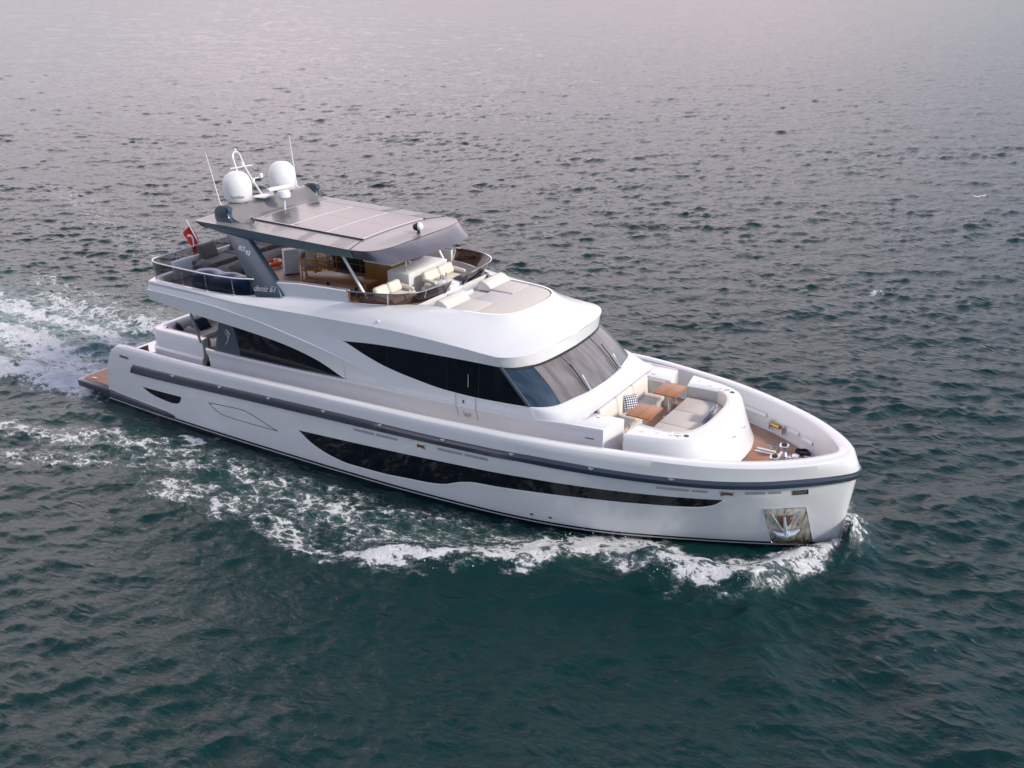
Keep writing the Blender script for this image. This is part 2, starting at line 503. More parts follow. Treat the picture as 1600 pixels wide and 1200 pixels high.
RAILP = [(1.8, 3.44), (3.55, 3.53), (5.8, 3.63), (9.75, 3.75), (13, 3.82), (17, 3.88), (18.6, 3.88), (20.1, 3.78), (20.9, 3.66), (22.2, 3.39), (23.5, 3.02), (24.74, 2.54), (25.67, 2.02), (26.6, 1.30), (27.3, 0.62), (27.66, 0)]
RL = (27.66, RAILP, RLz, 2.2)
RU = (27.70, [(x + (0.04 if x > 27 else 0), y) for x, y in RAILP], RUz, 2.35)
GOz = pchip([2, 3.2, 5.25, 7.6, 9.8, 13, 15, 16.8, 18.5, 20.1, 22.8, 25.2, 27.6], [2.26, 2.30, 2.34, 2.41, 2.49, 2.60, 2.67, 2.74, 2.82, 2.87, 2.87, 2.83, 2.84])
GUNP = [(1.8, 3.44), (3.2, 3.50), (5.25, 3.60), (7.6, 3.69), (9.8, 3.75), (13, 3.82), (17, 3.87), (19, 3.87), (20, 3.79), (21, 3.64), (22, 3.43), (23, 3.19), (24, 2.87), (25, 2.44), (26, 1.85), (26.8, 1.18), (27.3, 0.58), (27.52, 0)]
GO = (27.52, GUNP, GOz, 2.56)
def yfun(level):
    xs, pts, _, _ = level
    s = np.sqrt(np.maximum(xs - np.array([p[0] for p in pts]), 0))[::-1]
    y = np.array([p[1] for p in pts])[::-1]
    f = pchip(s, y)
    return lambda x: np.maximum(f(np.sqrt(np.maximum(xs - np.asarray(x, float), 0))), 0)
LEV = [KEEL, WL, RL, RU, GO]
LY = [yfun(l) for l in LEV]
NU = 150
def level_pts(level, fy, off=0.0, inset=0.0, dz=0.0, u=None):
    xs, pts, fz, xa = level
    u = np.linspace(0, 1, NU) if u is None else u
    s0 = math.sqrt(xs - xa)
    x = xs - (s0 * (1 - u)) ** 2
    y = fy(x)
    P = np.stack([x, -y, np.asarray(fz(x), float)], 1)
    if np.any(off) or np.any(inset):
        d = np.gradient(P[:, :2], axis=0)
        d[-1] = (0, 1)
        d /= np.linalg.norm(d, axis=1)[:, None] + 1e-9
        nrm = np.stack([d[:, 1], -d[:, 0]], 1)         # outward, starboard side
        k = np.asarray(off - inset)
        P[:, :2] += nrm * (k[:, None] if k.ndim else k)
        P[:, 1] = np.minimum(P[:, 1], 0)
        P[-1, 1] = 0
    P[:, 2] += dz
    return P
def yh(x, z):
    """half breadth of the outer skin at x, z, read off the rows of the skin itself"""
    x, z = np.broadcast_arrays(np.asarray(x, float), np.asarray(z, float))
    zz = np.stack([np.interp(x, P[:, 0], P[:, 2]) for P in SKIN], 0)
    yy = np.stack([np.interp(x, P[:, 0], -P[:, 1]) for P in SKIN], 0)
    out = np.zeros_like(x)
    for i in range(len(SKIN) - 1):
        t = np.clip((z - zz[i]) / (zz[i+1] - zz[i]), 0, 1)
        sel = (z >= zz[i]) if i else np.ones_like(z, bool)
        out = np.where(sel, yy[i] + t * (yy[i+1] - yy[i]), out)
    return out
def deck_z(x):
    return np.interp(x, [2, 8, 14, 28], [1.72, 1.86, 2.0, 2.06])
xg = np.linspace(0, 1, NU)
rows = [level_pts(l, f) for l, f in zip(LEV, LY)]
capw = np.interp(rows[4][:, 0], [2, 8, 18, 24, 27.5], [0.24, 0.25, 0.28, 0.36, 0.42])
g1 = level_pts(GO, LY[4], dz=0.045, inset=0.035)
g2 = level_pts(GO, LY[4], dz=0.065, inset=0.10)
g3 = level_pts(GO, LY[4], dz=0.06, inset=capw - 0.04)
g4 = level_pts(GO, LY[4], dz=0.03, inset=capw)
g5 = level_pts(GO, LY[4], inset=capw + 0.10); g5[:, 2] = deck_z(g5[:, 0]) - 0.02
# the tail of the bulwark drops in a rounded corner
for P in (rows[4], g1, g2, g3, g4):
    d = np.clip((2.82 - P[:, 0]) / 0.26, 0, 1); P[:, 2] -= 0.26 * (1 - np.sqrt(1 - d * d * 0.98))
hb = MB()
lower = []
for i in range(4):
    n = 6 if i == 1 else 2
    for k in range(n):
        lower.append(rows[i] + (rows[i+1] - rows[i]) * k / n)
SKIN = lower + [rows[4].copy()]
lower += [rows[4], g1, g2, g3, g4, g5]
Ph = np.stack(lower, 1)
hb.grid(Ph, flip=False)
hb.mirrored()
# transom and the plinth ahead of it
hb.add([(1.9, -3.36, -0.3), (1.9, 3.36, -0.3), (2.36, 3.44, 1.78), (2.36, -3.44, 1.78)], [(0, 1, 2, 3)])
hb.add([(2.36, -3.44, 1.78), (2.36, 3.44, 1.78), (3.3, 3.2, 1.78), (3.3, -3.2, 1.78)], [(0, 1, 2, 3)])
hb.add([(3.3, -3.2, 1.78), (3.3, 3.2, 1.78), (3.3, 3.2, 1.6), (3.3, -3.2, 1.6)], [(0, 1, 2, 3)])
# rounded aft ends of the bulwarks (close the cut between outer and inner skin)
for sg in (1, -1):
    e = [lower[k][0] for k in range(2 + 6 + 2, len(lower))]
    hb.add([(p[0], sg * p[1], p[2]) for p in e], [tuple(range(len(e)))])
hull = obj('hull', hb, HULL, Y, smooth=40, recalc=True)

def skin_patch(xs, zt, zb, off, nz=5, skirt=0.03, side=-1):
    """sheet following the hull's skin between two height curves, stood off by off, with its rim turned in"""
    xs = np.asarray(xs, float); zt = np.asarray(zt, float); zb = np.asarray(zb, float)
    g = []
    for x, a, b in zip(xs, zt, zb):
        z = np.linspace(b, a, nz)
        g.append(np.stack([np.full(nz, x), side * (yh(np.full(nz, x), z) + off), z], 1))
    g = np.array(g)
    m = MB().grid(g, flip=(side < 0))
    rim = np.concatenate([g[:, 0], g[-1, 1:], g[::-1, -1][1:], g[0, ::-1][1:-1]], 0)
    back = rim.copy(); back[:, 1] -= side * (off + skirt)
    m.grid(np.stack([rim, back], 1), cu=True, flip=(side > 0))
    return m

def curve_y(pts):
    a = np.array(pts, float)
    return pchip(a[:, 0], a[:, 1])

HW_T = curve_y([(11.45, 1.205), (13.3, 1.31), (15.3, 1.43), (17.6, 1.57), (19.85, 1.70), (21.8, 1.755), (23.65, 1.785), (24.83, 1.80)])
HW_B = curve_y([(11.45, 1.20), (11.95, 0.86), (12.7, 0.60), (13.45, 0.50), (14.7, 0.52), (15.6, 0.585), (16.4, 0.645), (16.85, 0.72), (17.5, 0.97), (17.95, 1.08), (18.6, 1.13), (19.8, 1.235), (21.8, 1.365), (23.2, 1.42), (24.15, 1.47), (24.6, 1.60), (24.83, 1.795)])
SW = [(4.05, 1.04), (6.06, 1.12), (6.03, 0.98), (5.75, 0.80), (5.45, 0.77), (5.2, 0.785), (4.6, 0.85)]
for side in (-1, 1):
    xs = np.concatenate([np.linspace(11.45, 13, 26), np.linspace(13.1, 24, 90), np.linspace(24.05, 24.83, 20)])
    b = MB()
    b = skin_patch(xs, HW_T(xs), HW_B(xs), 0.010, side=side)
    obj('hull_window', b, GLASS, hull, smooth=60)
    # moulded lip under the window
    lip = np.array([(x, side * (yh(x, z - 0.02) + 0.012), z - 0.018) for x, z in zip(xs, HW_B(xs))])
    obj('window_lip', MB().tube(lip, 0.022, 6), GEL, hull)
    xs2 = np.linspace(4.05, 6.06, 24)
    b = skin_patch(xs2, np.interp(xs2, [4.05, 6.06], [1.04, 1.12]), curve_y([(4.05, 1.03), (4.6, 0.85), (5.2, 0.785), (5.5, 0.77), (5.75, 0.80), (6.0, 0.95), (6.06, 1.08)])(xs2), 0.006, side=side)
    obj('stern_window', b, GLASS, hull, smooth=60)
    # outline of the flush shell door
    dz = smooth_line([(7.44, 1.23), (8.27, 1.30), (9.0, 1.34), (9.35, 1.29), (9.75, 1.17), (10.2, 1.02), (10.5, 0.94)], 30)
    dl = smooth_line([(10.5, 0.94), (9.5, 0.915), (8.5, 0.905), (8.0, 0.935), (7.7, 1.05), (7.44, 1.23)], 30)
    b = MB()
    for c in (dz, dl):
        b.tube([(x, side * (yh(x, z) + 0.002), z) for x, z in c], 0.011, 5)
    obj('shell_door_seam', b, SLATE, hull)

# rub rail from stern quarter round the bow to the other quarter
def rail_loop(level_lo, fy_lo, level_hi, fy_hi, off, u0):
    u = np.linspace(u0, 1, 130)
    lo, lo2 = level_pts(level_lo, fy_lo, u=u), level_pts(level_lo, fy_lo, off=off, u=u, dz=0.02)
    mid = level_pts(level_lo, fy_lo, off=off + 0.012, u=u); hi_ = level_pts(level_hi, fy_hi, off=off + 0.012, u=u)
    mid[:, 2] = lo[:, 2] + 0.62 * (hi_[:, 2] - lo[:, 2])
    mid[:, :2] = lo2[:, :2] * 0.4 + hi_[:, :2] * 0.6
    hi2, hi = level_pts(level_hi, fy_hi, off=off * 0.62, u=u, dz=-0.02), level_pts(level_hi, fy_hi, u=u)
    return np.stack([lo, lo2, mid, hi2, hi], 1)
u0 = 1 - math.sqrt((27.66 - 3.58) / (27.66 - 2.2))
RG = rail_loop(RL, LY[2], RU, LY[3], 0.07, u0)
b = MB().grid(RG, flip=False).mirrored()
for sg in (1, -1):
    b.add([(p[0], sg * p[1], p[2]) for p in RG[0]], [(0, 1, 2, 3, 4)])
obj('rub_rail', b, SLATE, hull, smooth=25, recalc=True)
for x in (5.86, 8.15, 10.35, 12.65, 14.85, 17.1, 19.35, 21.6, 23.65):
    for sg in (-1, 1):
        y = float(LY[3](x)) + 0.055
        b = MB().box((x, sg * y, float(RUz(x)) - 0.025), (0.16, 0.05, 0.035), bev=0.012)
        b.box((x, sg * (y + 0.01), float(RUz(x)) - 0.055), (0.07, 0.03, 0.04), bev=0.01)
        obj('rail_stud', b, CHROME, hull)
# lower spray rail carrying on from the platform edge
xs = np.linspace(2.2, 5.55, 30)
for side in (-1, 1):
    zc = np.interp(xs, [2.2, 5.2, 5.55], [0.36, 0.28, 0.26])
    h = np.interp(xs, [2.2, 5.1, 5.55], [0.11, 0.085, 0.03])
    g = []
    for x, z, hh in zip(xs, zc, h):
        y0 = float(yh(x, z)); o = 0.11 if x < 5.2 else 0.11 - 0.16 * (x - 5.2)
        g.append([(x, side * (y0 - 0.02), z - hh), (x, side * (y0 + o), z - hh * 0.8), (x, side * (y0 + o), z + hh * 0.7), (x, side * (y0 - 0.02), z + hh)])
    b = MB().grid(np.array(g), flip=(side > 0))
    b.add(g[-1], [(0, 1, 2, 3)]); b.add(g[0], [(0, 1, 2, 3)])
    obj('spray_rail', b, SLATE, hull, smooth=30, recalc=True)
# vents, fairleads, drains
def hull_x(xs, z0, z1, off, m, name, skirt=0.02):
    for side in (-1, 1):
        x = np.linspace(xs[0], xs[1], 8)
        zr = (RLz(x) - RLz(np.mean(x)))
        obj(name, skin_patch(x, z1 + zr, z0 + zr, off, nz=3, side=side, skirt=skirt), m, hull)
for a, c in ((13.75, 14.55), (14.62, 15.42), (16.85, 17.7), (17.77, 18.55), (23.25, 24.05), (24.12, 24.5), (25.35, 25.8), (25.86, 26.15)):
    zc = float(RLz((a + c) / 2)) - 0.15
    hull_x((a, c), zc - 0.045, zc + 0.045, 0.004, VENT, 'hull_vent')
for xc in (16.25, 24.95, 26.55):
    zc = float(RLz(xc)) - 0.19
    hull_x((xc - 0.17, xc + 0.17), zc - 0.085, zc + 0.085, 0.010, CHROME, 'fairlead')
    hull_x((xc - 0.13, xc + 0.13), zc - 0.05, zc + 0.05, 0.016, BROWNV, 'fairlead_opening')
for side in (-1, 1):
    b = skin_patch(np.linspace(3.0, 3.5, 6), np.full(6, 2.06), np.full(6, 1.94), 0.012, nz=3, side=side)
    obj('fairlead', b, CHROME, hull)
    obj('fairlead_opening', skin_patch(np.linspace(3.08, 3.42, 6), np.full(6, 2.03), np.full(6, 1.97), 0.018, nz=3, side=side), BROWNV, hull)
    for xx in (19.6, 20.15):
        obj('drain_hole', skin_patch(np.linspace(xx, xx + 0.09, 4), np.full(4, 0.40), np.full(4, 0.34), 0.006, nz=3, side=side), BLACK, hull)

# ---- anchor pockets
def steel_pocket():
    m = D.materials.new('streaked_steel_plate'); m.use_nodes = True
    n = m.node_tree.nodes; l = m.node_tree.links.new
    b = n['Principled BSDF']
    t = n.new('ShaderNodeTexCoord')
    mpn = n.new('ShaderNodeMapping'); mpn.inputs['Scale'].default_value = (5.0, 5.0, 0.12)
    l(t.outputs['Object'], mpn.inputs[0])
    no = n.new('ShaderNodeTexNoise'); no.inputs['Scale'].default_value = 2.4; no.inputs['Detail'].default_value = 4
    l(mpn.outputs[0], no.inputs['Vector'])
    n2 = n.new('ShaderNodeTexNoise'); n2.inputs['Scale'].default_value = 9.0; n2.inputs['Detail'].default_value = 6
    l(t.outputs['Object'], n2.inputs['Vector'])
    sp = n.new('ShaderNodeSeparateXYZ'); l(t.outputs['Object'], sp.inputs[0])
    cr = n.new('ShaderNodeValToRGB'); e = cr.color_ramp.elements
    e[0].position, e[0].color = 0.34, (0.26, 0.21, 0.15, 1)
    e[1].position, e[1].color = 0.58, (0.80, 0.75, 0.66, 1)
    x = e.new(0.44); x.color = (0.60, 0.53, 0.42, 1)
    l(no.outputs['Fac'], cr.inputs[0])
    # uneven dark brown towards the lower edge of the plate
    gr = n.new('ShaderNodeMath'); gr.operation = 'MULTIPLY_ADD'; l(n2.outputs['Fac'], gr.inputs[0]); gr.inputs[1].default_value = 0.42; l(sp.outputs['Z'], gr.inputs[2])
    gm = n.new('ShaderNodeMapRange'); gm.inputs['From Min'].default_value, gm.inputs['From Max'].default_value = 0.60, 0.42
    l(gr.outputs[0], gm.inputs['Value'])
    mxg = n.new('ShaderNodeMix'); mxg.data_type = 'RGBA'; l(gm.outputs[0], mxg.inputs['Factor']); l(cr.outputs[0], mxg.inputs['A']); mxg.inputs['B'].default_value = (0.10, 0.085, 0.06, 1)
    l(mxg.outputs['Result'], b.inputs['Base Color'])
    b.inputs['Metallic'].default_value = 0.5; b.inputs['Roughness'].default_value = 0.22
    return m
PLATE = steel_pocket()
ANCHOR = mat('blue_white_galvanised_steel', (0.62, 0.68, 0.76), 0.22, metal=0.55, var=0.1, vscale=6)
BRUSHED = mat('brushed_steel', (0.50, 0.48, 0.48), 0.42, metal=0.5)
for side in (-1, 1):
    xs = np.linspace(25.73, 26.80, 12)
    tt = (xs - 25.73) / 1.07
    g = []
    nz = 9
    for t in np.linspace(0, 1, 12):
        col = []
        for q in np.linspace(0, 1, nz):
            x = (25.73 + 0.14 * (1 - q)) + t * ((26.66 + 0.17 * (1 - q)) - (25.73 + 0.14 * (1 - q)))
            z = 0.16 + q * (1.49 - 0.16)
            dish = 0.0
            col.append((x, side * (float(yh(x, z)) + 0.010 - dish), z))
        g.append(col)
    g = np.array(g)
    b = MB().grid(g, flip=(side < 0))
    rim = np.concatenate([g[:, 0], g[-1, 1:], g[::-1, -1][1:], g[0, ::-1][1:-1]], 0)
    back = rim.copy(); back[:, 1] -= side * 0.05
    b.grid(np.stack([rim, back], 1), cu=True, flip=(side > 0))
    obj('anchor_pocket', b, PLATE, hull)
    rb = MB().tube(rim, 0.012, 5, closed=True)
    obj('pocket_rim', rb, CHROME, hull)
    # stockless anchor: shank, crown, two flukes, hawse pipe fairing
    def hp(x, z, o=0.0):
        return Vector((x, side * (float(yh(x, z)) + o), z))
    a = MB()
    a.tube([hp(26.20, 1.20, 0.05), hp(26.22, 0.98, 0.12), hp(26.24, 0.62, 0.13)], [0.035, 0.05, 0.06], 8)
    a.tube([hp(26.24, 0.66, 0.10), hp(26.24, 0.55, 0.15)], [0.10, 0.11], 10)
    a.tube([hp(25.93, 0.66, 0.07), hp(26.06, 0.60, 0.12), hp(26.24, 0.57, 0.14), hp(26.42, 0.62, 0.12), hp(26.54, 0.72, 0.07)], [0.03, 0.075, 0.10, 0.075, 0.03], 8)
    a.tube([hp(26.02, 0.54, 0.10), hp(26.24, 0.48, 0.13), hp(26.46, 0.56, 0.10)], [0.03, 0.06, 0.03], 8)
    a.tube([hp(25.92, 1.28, 0.03), hp(26.15, 0.75, 0.11)], [0.022, 0.03], 6)
    a.tube([hp(26.56, 1.36, 0.03), hp(26.33, 1.12, 0.06)], [0.022, 0.03], 6)
    obj('anchor', a, ANCHOR, hull)
    h = MB().prism([hp(26.02, 1.22, 0.02), hp(26.42, 1.22, 0.02), hp(26.30, 0.86, 0.04), hp(26.13, 0.86, 0.04)], (0, side * 0.03, 0.0))
    obj('hawse_opening', h, BROWNV, hull)

# ---- swim platform
def rounded_poly(pts, r, n=5):
    out = []
    k = len(pts)
    for i in range(k):
        p, a, c = Vector(pts[i]), Vector(pts[i-1]), Vector(pts[(i+1) % k])
        rr = r[i] if hasattr(r, '__len__') else r
        if rr <= 0:
            out.append(tuple(p)); continue
        d1, d2 = (a - p).normalized(), (c - p).normalized()
        ang = d1.angle(d2); t = rr / math.tan(ang / 2)
        t = min(t, 0.49 * (a - p).length, 0.49 * (c - p).length)
        s, e = p + d1 * t, p + d2 * t
        for q in range(n + 1):
            w = q / n
            out.append(tuple((1-w)**2 * s + 2*w*(1-w) * p + w*w * e))
    return out
pl = rounded_poly([(0.12, -3.38), (2.4, -3.46), (2.4, 3.46), (0.12, 3.38)], [0.25, 0, 0, 0.25])
plat = obj('swim_platform', MB().ring_slab(pl, 0.23, 0.47, 0.03), SLATE, Y)
for a, c in ((-3.18, -1.68), (-1.62, -0.04), (0.04, 1.62), (1.68, 3.18)):
    tk = rounded_poly([(0.30, a), (2.0, a), (2.0, c), (0.30, c)], [0.16 if a < -3 else 0.02, 0.02, 0.02, 0.16 if c > 3 else 0.02])
    obj('teak_panel', MB().ring_slab(tk, 0.468, 0.490), TEAKW, plat)
b = MB()
for yy in (-3.0, 3.0):
    b.box((0.75, yy, 0.51), (0.26, 0.05, 0.03), bev=0.012)
obj('platform_cleat', b, CHROME, plat)

# ---- decks
def deck_strip(x0, x1, n, inset, dz, name, m, parent, thick=0.03):
    xs = np.linspace(x0, x1, n)
    gx = rows[4][:, 0]
    yi = np.interp(xs, g5[:, 0], -g5[:, 1]) + 0.02 - inset
    yi = np.maximum(yi, 0.0)
    z = deck_z(xs) + dz
    b = MB()
    g = np.stack([np.stack([xs, -yi + 2 * yi * t, z], 1) for t in np.linspace(0, 1, 5)], 1)
    b.grid(g, flip=False)
    return obj(name, b, m, parent, recalc=False)
deck = deck_strip(3.3, 27.0, 90, 0.0, 0.0, 'main_deck', GELM, Y)
deck_strip(20.2, 26.9, 60, 0.13, 0.006, 'teak_foredeck', TEAKD, deck)
for side in (-1, 1):
    xs = np.linspace(7.2, 20.2, 60)
    yo = np.interp(xs, g5[:, 0], -g5[:, 1]) - 0.10
    g = np.stack([np.stack([xs, side * yo, deck_z(xs) + 0.006], 1), np.stack([xs, side * np.full(60, 2.45), deck_z(xs) + 0.006], 1)], 1)
    obj('side_deck_teak', MB().grid(g, flip=(side > 0)), TEAKS, deck)
b = MB()
xs = np.linspace(3.35, 8.0, 20)
yo = np.interp(xs, g5[:, 0], -g5[:, 1]) - 0.08
b.grid(np.stack([np.stack([xs, -yo, deck_z(xs) + 0.006], 1), np.stack([xs, yo, deck_z(xs) + 0.006], 1)], 1))
obj('cockpit_teak', b, TEAKS, deck)
# covering strip and fittings along the bulwark inside
for side in (-1, 1):
    for x0, x1, zz in ((23.25, 24.45, 2.42), (25.25, 25.62, 2.36), (25.78, 26.12, 2.34)):
        b = MB()
        for k in range(1):
            xx = np.linspace(x0, x1, 8)
            yi = np.interp(xx, g5[:, 0], -g5[:, 1])
            g = []
            for x, y, t in zip(xx, yi, np.linspace(0, 1, 8)):
                w = 0.08 * (1 - t * 0.8)
                g.append([(x, side * (y + 0.03), zz - 0.04), (x, side * (y - w), zz - 0.03), (x, side * (y - w * 0.9), zz + 0.0), (x, side * (y + 0.04), zz + 0.06)])
            b.grid(np.array(g), flip=(side > 0))
            b.add(g[0], [(0, 1, 2, 3)]); b.add(g[-1], [(0, 1, 2, 3)])
        obj('bulwark_fitting', b, WHITEP, deck, recalc=True)
    y = float(np.interp(24.85, g5[:, 0], -g5[:, 1])) - 0.04
    b = MB().tube([(24.70, side * (y + 0.04), 2.30), (24.98, side * (y - 0.09), 2.30)], 0.06, 12)
    obj('fairlead_roller', b, BRONZE, deck)
    b = MB().box((24.62, side * (y + 0.08), 2.26), (0.04, 0.16, 0.24), rot=(0, 0, side * 0.4), bev=0.01).box((25.08, side * (y - 0.13), 2.26), (0.04, 0.16, 0.24), rot=(0, 0, side * 0.4), bev=0.01)
    obj('roller_bracket', b, CHROME, deck)

# windlass group on the foredeck
b = MB()
for sy in (-0.42, 0.42):
    b.lathe([(0.0, 0.42), (0.13, 0.42), (0.14, 0.38), (0.09, 0.33), (0.075, 0.22), (0.12, 0.14), (0.16, 0.10), (0.17, 0.0)], (25.55, sy, 2.06), 16)
    b.lathe([(0.0, 0.2), (0.10, 0.2), (0.12, 0.15), (0.12, 0.0)], (25.9, sy * 0.9, 2.06), 14)
    b.box((25.72, sy, 2.11), (0.62, 0.26, 0.10), bev=0.03)
wl_ = obj('windlass', b, CHROME, Y)
b = MB()
for sy in (-0.42, 0.42):
    b.lathe([(0.0, 0.445), (0.08, 0.445), (0.085, 0.42)], (25.55, sy, 2.06), 14)
    b.tube([(25.95, sy * 0.9, 2.10), (26.25, sy * 0.8, 2.10), (26.55, sy * 0.55, 2.12)], 0.035, 6)
obj('chain_and_cap', b, BLACK, wl_)
b = MB()
for sy, x in ((-0.75, 25.2), (0.75, 25.2), (-0.6, 26.3), (0.6, 26.3)):
    for dx in (-0.09, 0.09):
        b.tube([(x + dx, sy, 2.05), (x + dx, sy, 2.17)], 0.028, 8)
    b.tube([(x - 0.22, sy, 2.18), (x, sy, 2.195), (x + 0.22, sy, 2.18)], [0.018, 0.03, 0.018], 8)
obj('mooring_cleat', b, CHROME, Y)
b = MB()
for dy in (-0.09, 0.09):
    b.box((25.0, 0.55 + dy, 2.085), (0.55, 0.09, 0.04), bev=0.015)
obj('deck_hatch_hinge', b, WHITEP, Y)
b = MB().box((24.95, 0.05, 2.073), (0.62, 0.75, 0.012), bev=0.004)
obj('deck_hatch', b, TEAKW, Y)
b = MB()
for k in range(9):
    t = k / 8
    b.tube([(26.0 + 0.5 * t, 0.15 - 0.1 * t + 0.05 * math.sin(9 * t), 2.1), (26.05 + 0.5 * t, 0.2 - 0.1 * t, 2.13)], 0.03, 6)
b.tube([(25.9, -0.05, 2.1), (26.3, -0.1, 2.16), (26.7, -0.05, 2.2)], 0.04, 8)
obj('anchor_chain', b, CHROME, wl_)

# ---- superstructure: curves on the starboard side, mirrored to port
yl = pchip([6.5, 11, 14, 17, 19.5, 21.4, 23], [3.05, 3.05, 3.0, 2.9, 2.80, 2.62, 2.4])
LEDz = pchip([6.5, 9.2, 10.8, 12.9, 14.6, 17, 19.5, 20.3, 21.5], [2.83, 2.86, 2.895, 2.965, 2.99, 3.02, 3.075, 3.13, 3.15])
def tri(pts):
    a = np.array(pts, float)
    return pchip(a[:, 0], a[:, 1]), pchip(a[:, 0], a[:, 2])
C0y, C0z = tri([(4.9, 3.42, 4.35), (6.6, 3.40, 4.19), (7.96, 3.37, 4.08), (8.9, 3.33, 3.995), (10.55, 3.23, 3.78), (11.8, 3.13, 3.47), (12.9, 3.04, 2.985)])
C1y, C1z = tri([(4.9, 3.46, 4.70), (7.87, 3.43, 4.615), (8.62, 3.40, 4.53), (9.83, 3.35, 4.37), (10.65, 3.29, 4.21), (12.08, 3.19, 3.89), (13.46, 3.08, 3.51), (14.66, 3.00, 3.01)])
C2y, C2z = tri([(4.9, 3.41, 4.87), (7.5, 3.385, 4.855), (8.93, 3.36, 4.82), (10.08, 3.32, 4.715), (11.65, 3.20, 4.48), (12.89, 3.06, 4.235), (13.69, 3.02, 3.92), (14.37, 2.99, 3.70), (15.28, 2.96, 3.52), (16.6, 2.91, 3.355), (17.47, 2.88, 3.33), (18.72, 2.83, 3.365), (19.26, 2.81, 3.40)])
BRy, BRz = tri([(12.87, 3.05, 4.235), (13.94, 3.00, 4.33), (15.3, 2.95, 4.38), (17.05, 2.87, 4.395), (18.26, 2.76, 4.37)])
CRy, CRz = tri([(4.9, 3.41, 4.965), (7.6, 3.39, 4.91), (9.29, 3.33, 4.86), (10.2, 3.30, 4.885), (11.2, 3.21, 4.885), (12.6, 3.09, 4.87), (14.2, 3.02, 4.895), (15.8, 2.97, 4.85), (17.1, 2.92, 4.775), (18.25, 2.87, 4.70)])

fb = MB()
# swooping wing band
xs = np.linspace(4.9, 12.9, 60)
lo = np.stack([xs, -C0y(xs), C0z(xs)], 1); mi = np.stack([xs, -C1y(xs), C1z(xs)], 1); hi = np.stack([xs, -C2y(xs), C2z(xs)], 1)
def ridge(lo, mi, hi):
    a = lo.copy(); a[:, 1] += 0.10; a[:, 2] += 0.02
    b_ = lo + (mi - lo) * 0.97; c_ = mi.copy(); c_[:, 1] -= 0.012
    d_ = mi + (hi - mi) * 0.03
    d_[:, 1] += 0.02
    e_ = hi.copy(); e_[:, 1] += 0.02
    return [a, lo, b_, c_, d_, e_]
AFT = [(4.62, 0.0), (4.64, -1.2), (4.66, -2.4), (4.72, -2.9), (4.80, -3.18)]
def aft_row(P, zs):
    k = P[0]
    q = np.array([(x, y * (-k[1] / 3.42), k[2]) for x, y in AFT])
    return np.concatenate([q, P], 0)
wing = ridge(lo, mi, hi)
wing = [aft_row(p, 0) for p in wing]
fb.grid(np.stack(wing, 1), flip=False)
# lower triangle ahead of the aft window: between ledge and C2
xs = np.linspace(12.9, 19.26, 50)
led = np.stack([xs, -yl(xs), LEDz(xs)], 1)
mid = np.stack([xs, -np.where(xs < 14.66, C1y(np.minimum(xs, 14.66)), yl(xs) + 0.004), np.where(xs < 14.66, C1z(np.minimum(xs, 14.66)), LEDz(xs) + 0.03)], 1)
mid[:, 2] = np.maximum(mid[:, 2], led[:, 2] + 0.02)
top = np.stack([xs, -C2y(xs), C2z(xs)], 1)
top[:, 2] = np.maximum(top[:, 2], mid[:, 2] + 0.02)
w2 = ridge(led, mid, top)[1:]
fb.grid(np.stack(w2, 1), flip=False)
# fascia below the crease
st = []
xs = np.linspace(4.9, 18.25, 90)
lowz = np.where(xs < 12.88, C2z(np.minimum(xs, 12.88)), BRz(np.maximum(xs, 12.87)))
lowy = np.where(xs < 12.88, C2y(np.minimum(xs, 12.88)) - 0.02, BRy(np.maximum(xs, 12.87)))
lo_f = np.stack([xs, -lowy, lowz], 1)
hi_f = np.stack([xs, -CRy(xs), CRz(xs)], 1)
front_lo = smooth_line([(18.25, -2.76, 4.37), (18.57, -2.58, 4.355), (18.80, -2.28, 4.345), (19.02, -1.85, 4.34), (19.17, -0.95, 4.35), (19.23, 0, 4.36)], 24)[1:]
front_hi = smooth_line([(18.25, -2.87, 4.70), (18.62, -2.68, 4.70), (18.94, -2.20, 4.70), (19.13, -1.35, 4.71), (19.20, -0.7, 4.72), (19.22, 0, 4.72)], 24)[1:]
lo_f = np.concatenate([aft_row(lo_f, 0), front_lo]); hi_f = np.concatenate([aft_row(hi_f, 0), front_hi])
a = lo_f.copy(); a[:, 2] += 0.0
cin = lo_f.copy()
cin[:, 1] += np.where(cin[:, 0] < 18.3, 0.12, 0.0); cin[-24:, :2] *= np.array([0.985, 0.94]); cin[:, 2] += 0.015
rnd = hi_f + (lo_f - hi_f) * 0.10
top_in = hi_f.copy(); top_in[:, 2] += 0.012
top_in[:, 1] *= 0.994
bulge = (lo_f + hi_f) / 2
n_ = len(bulge)
fb.grid(np.stack([cin, lo_f, bulge, rnd, hi_f], 1), flip=False)
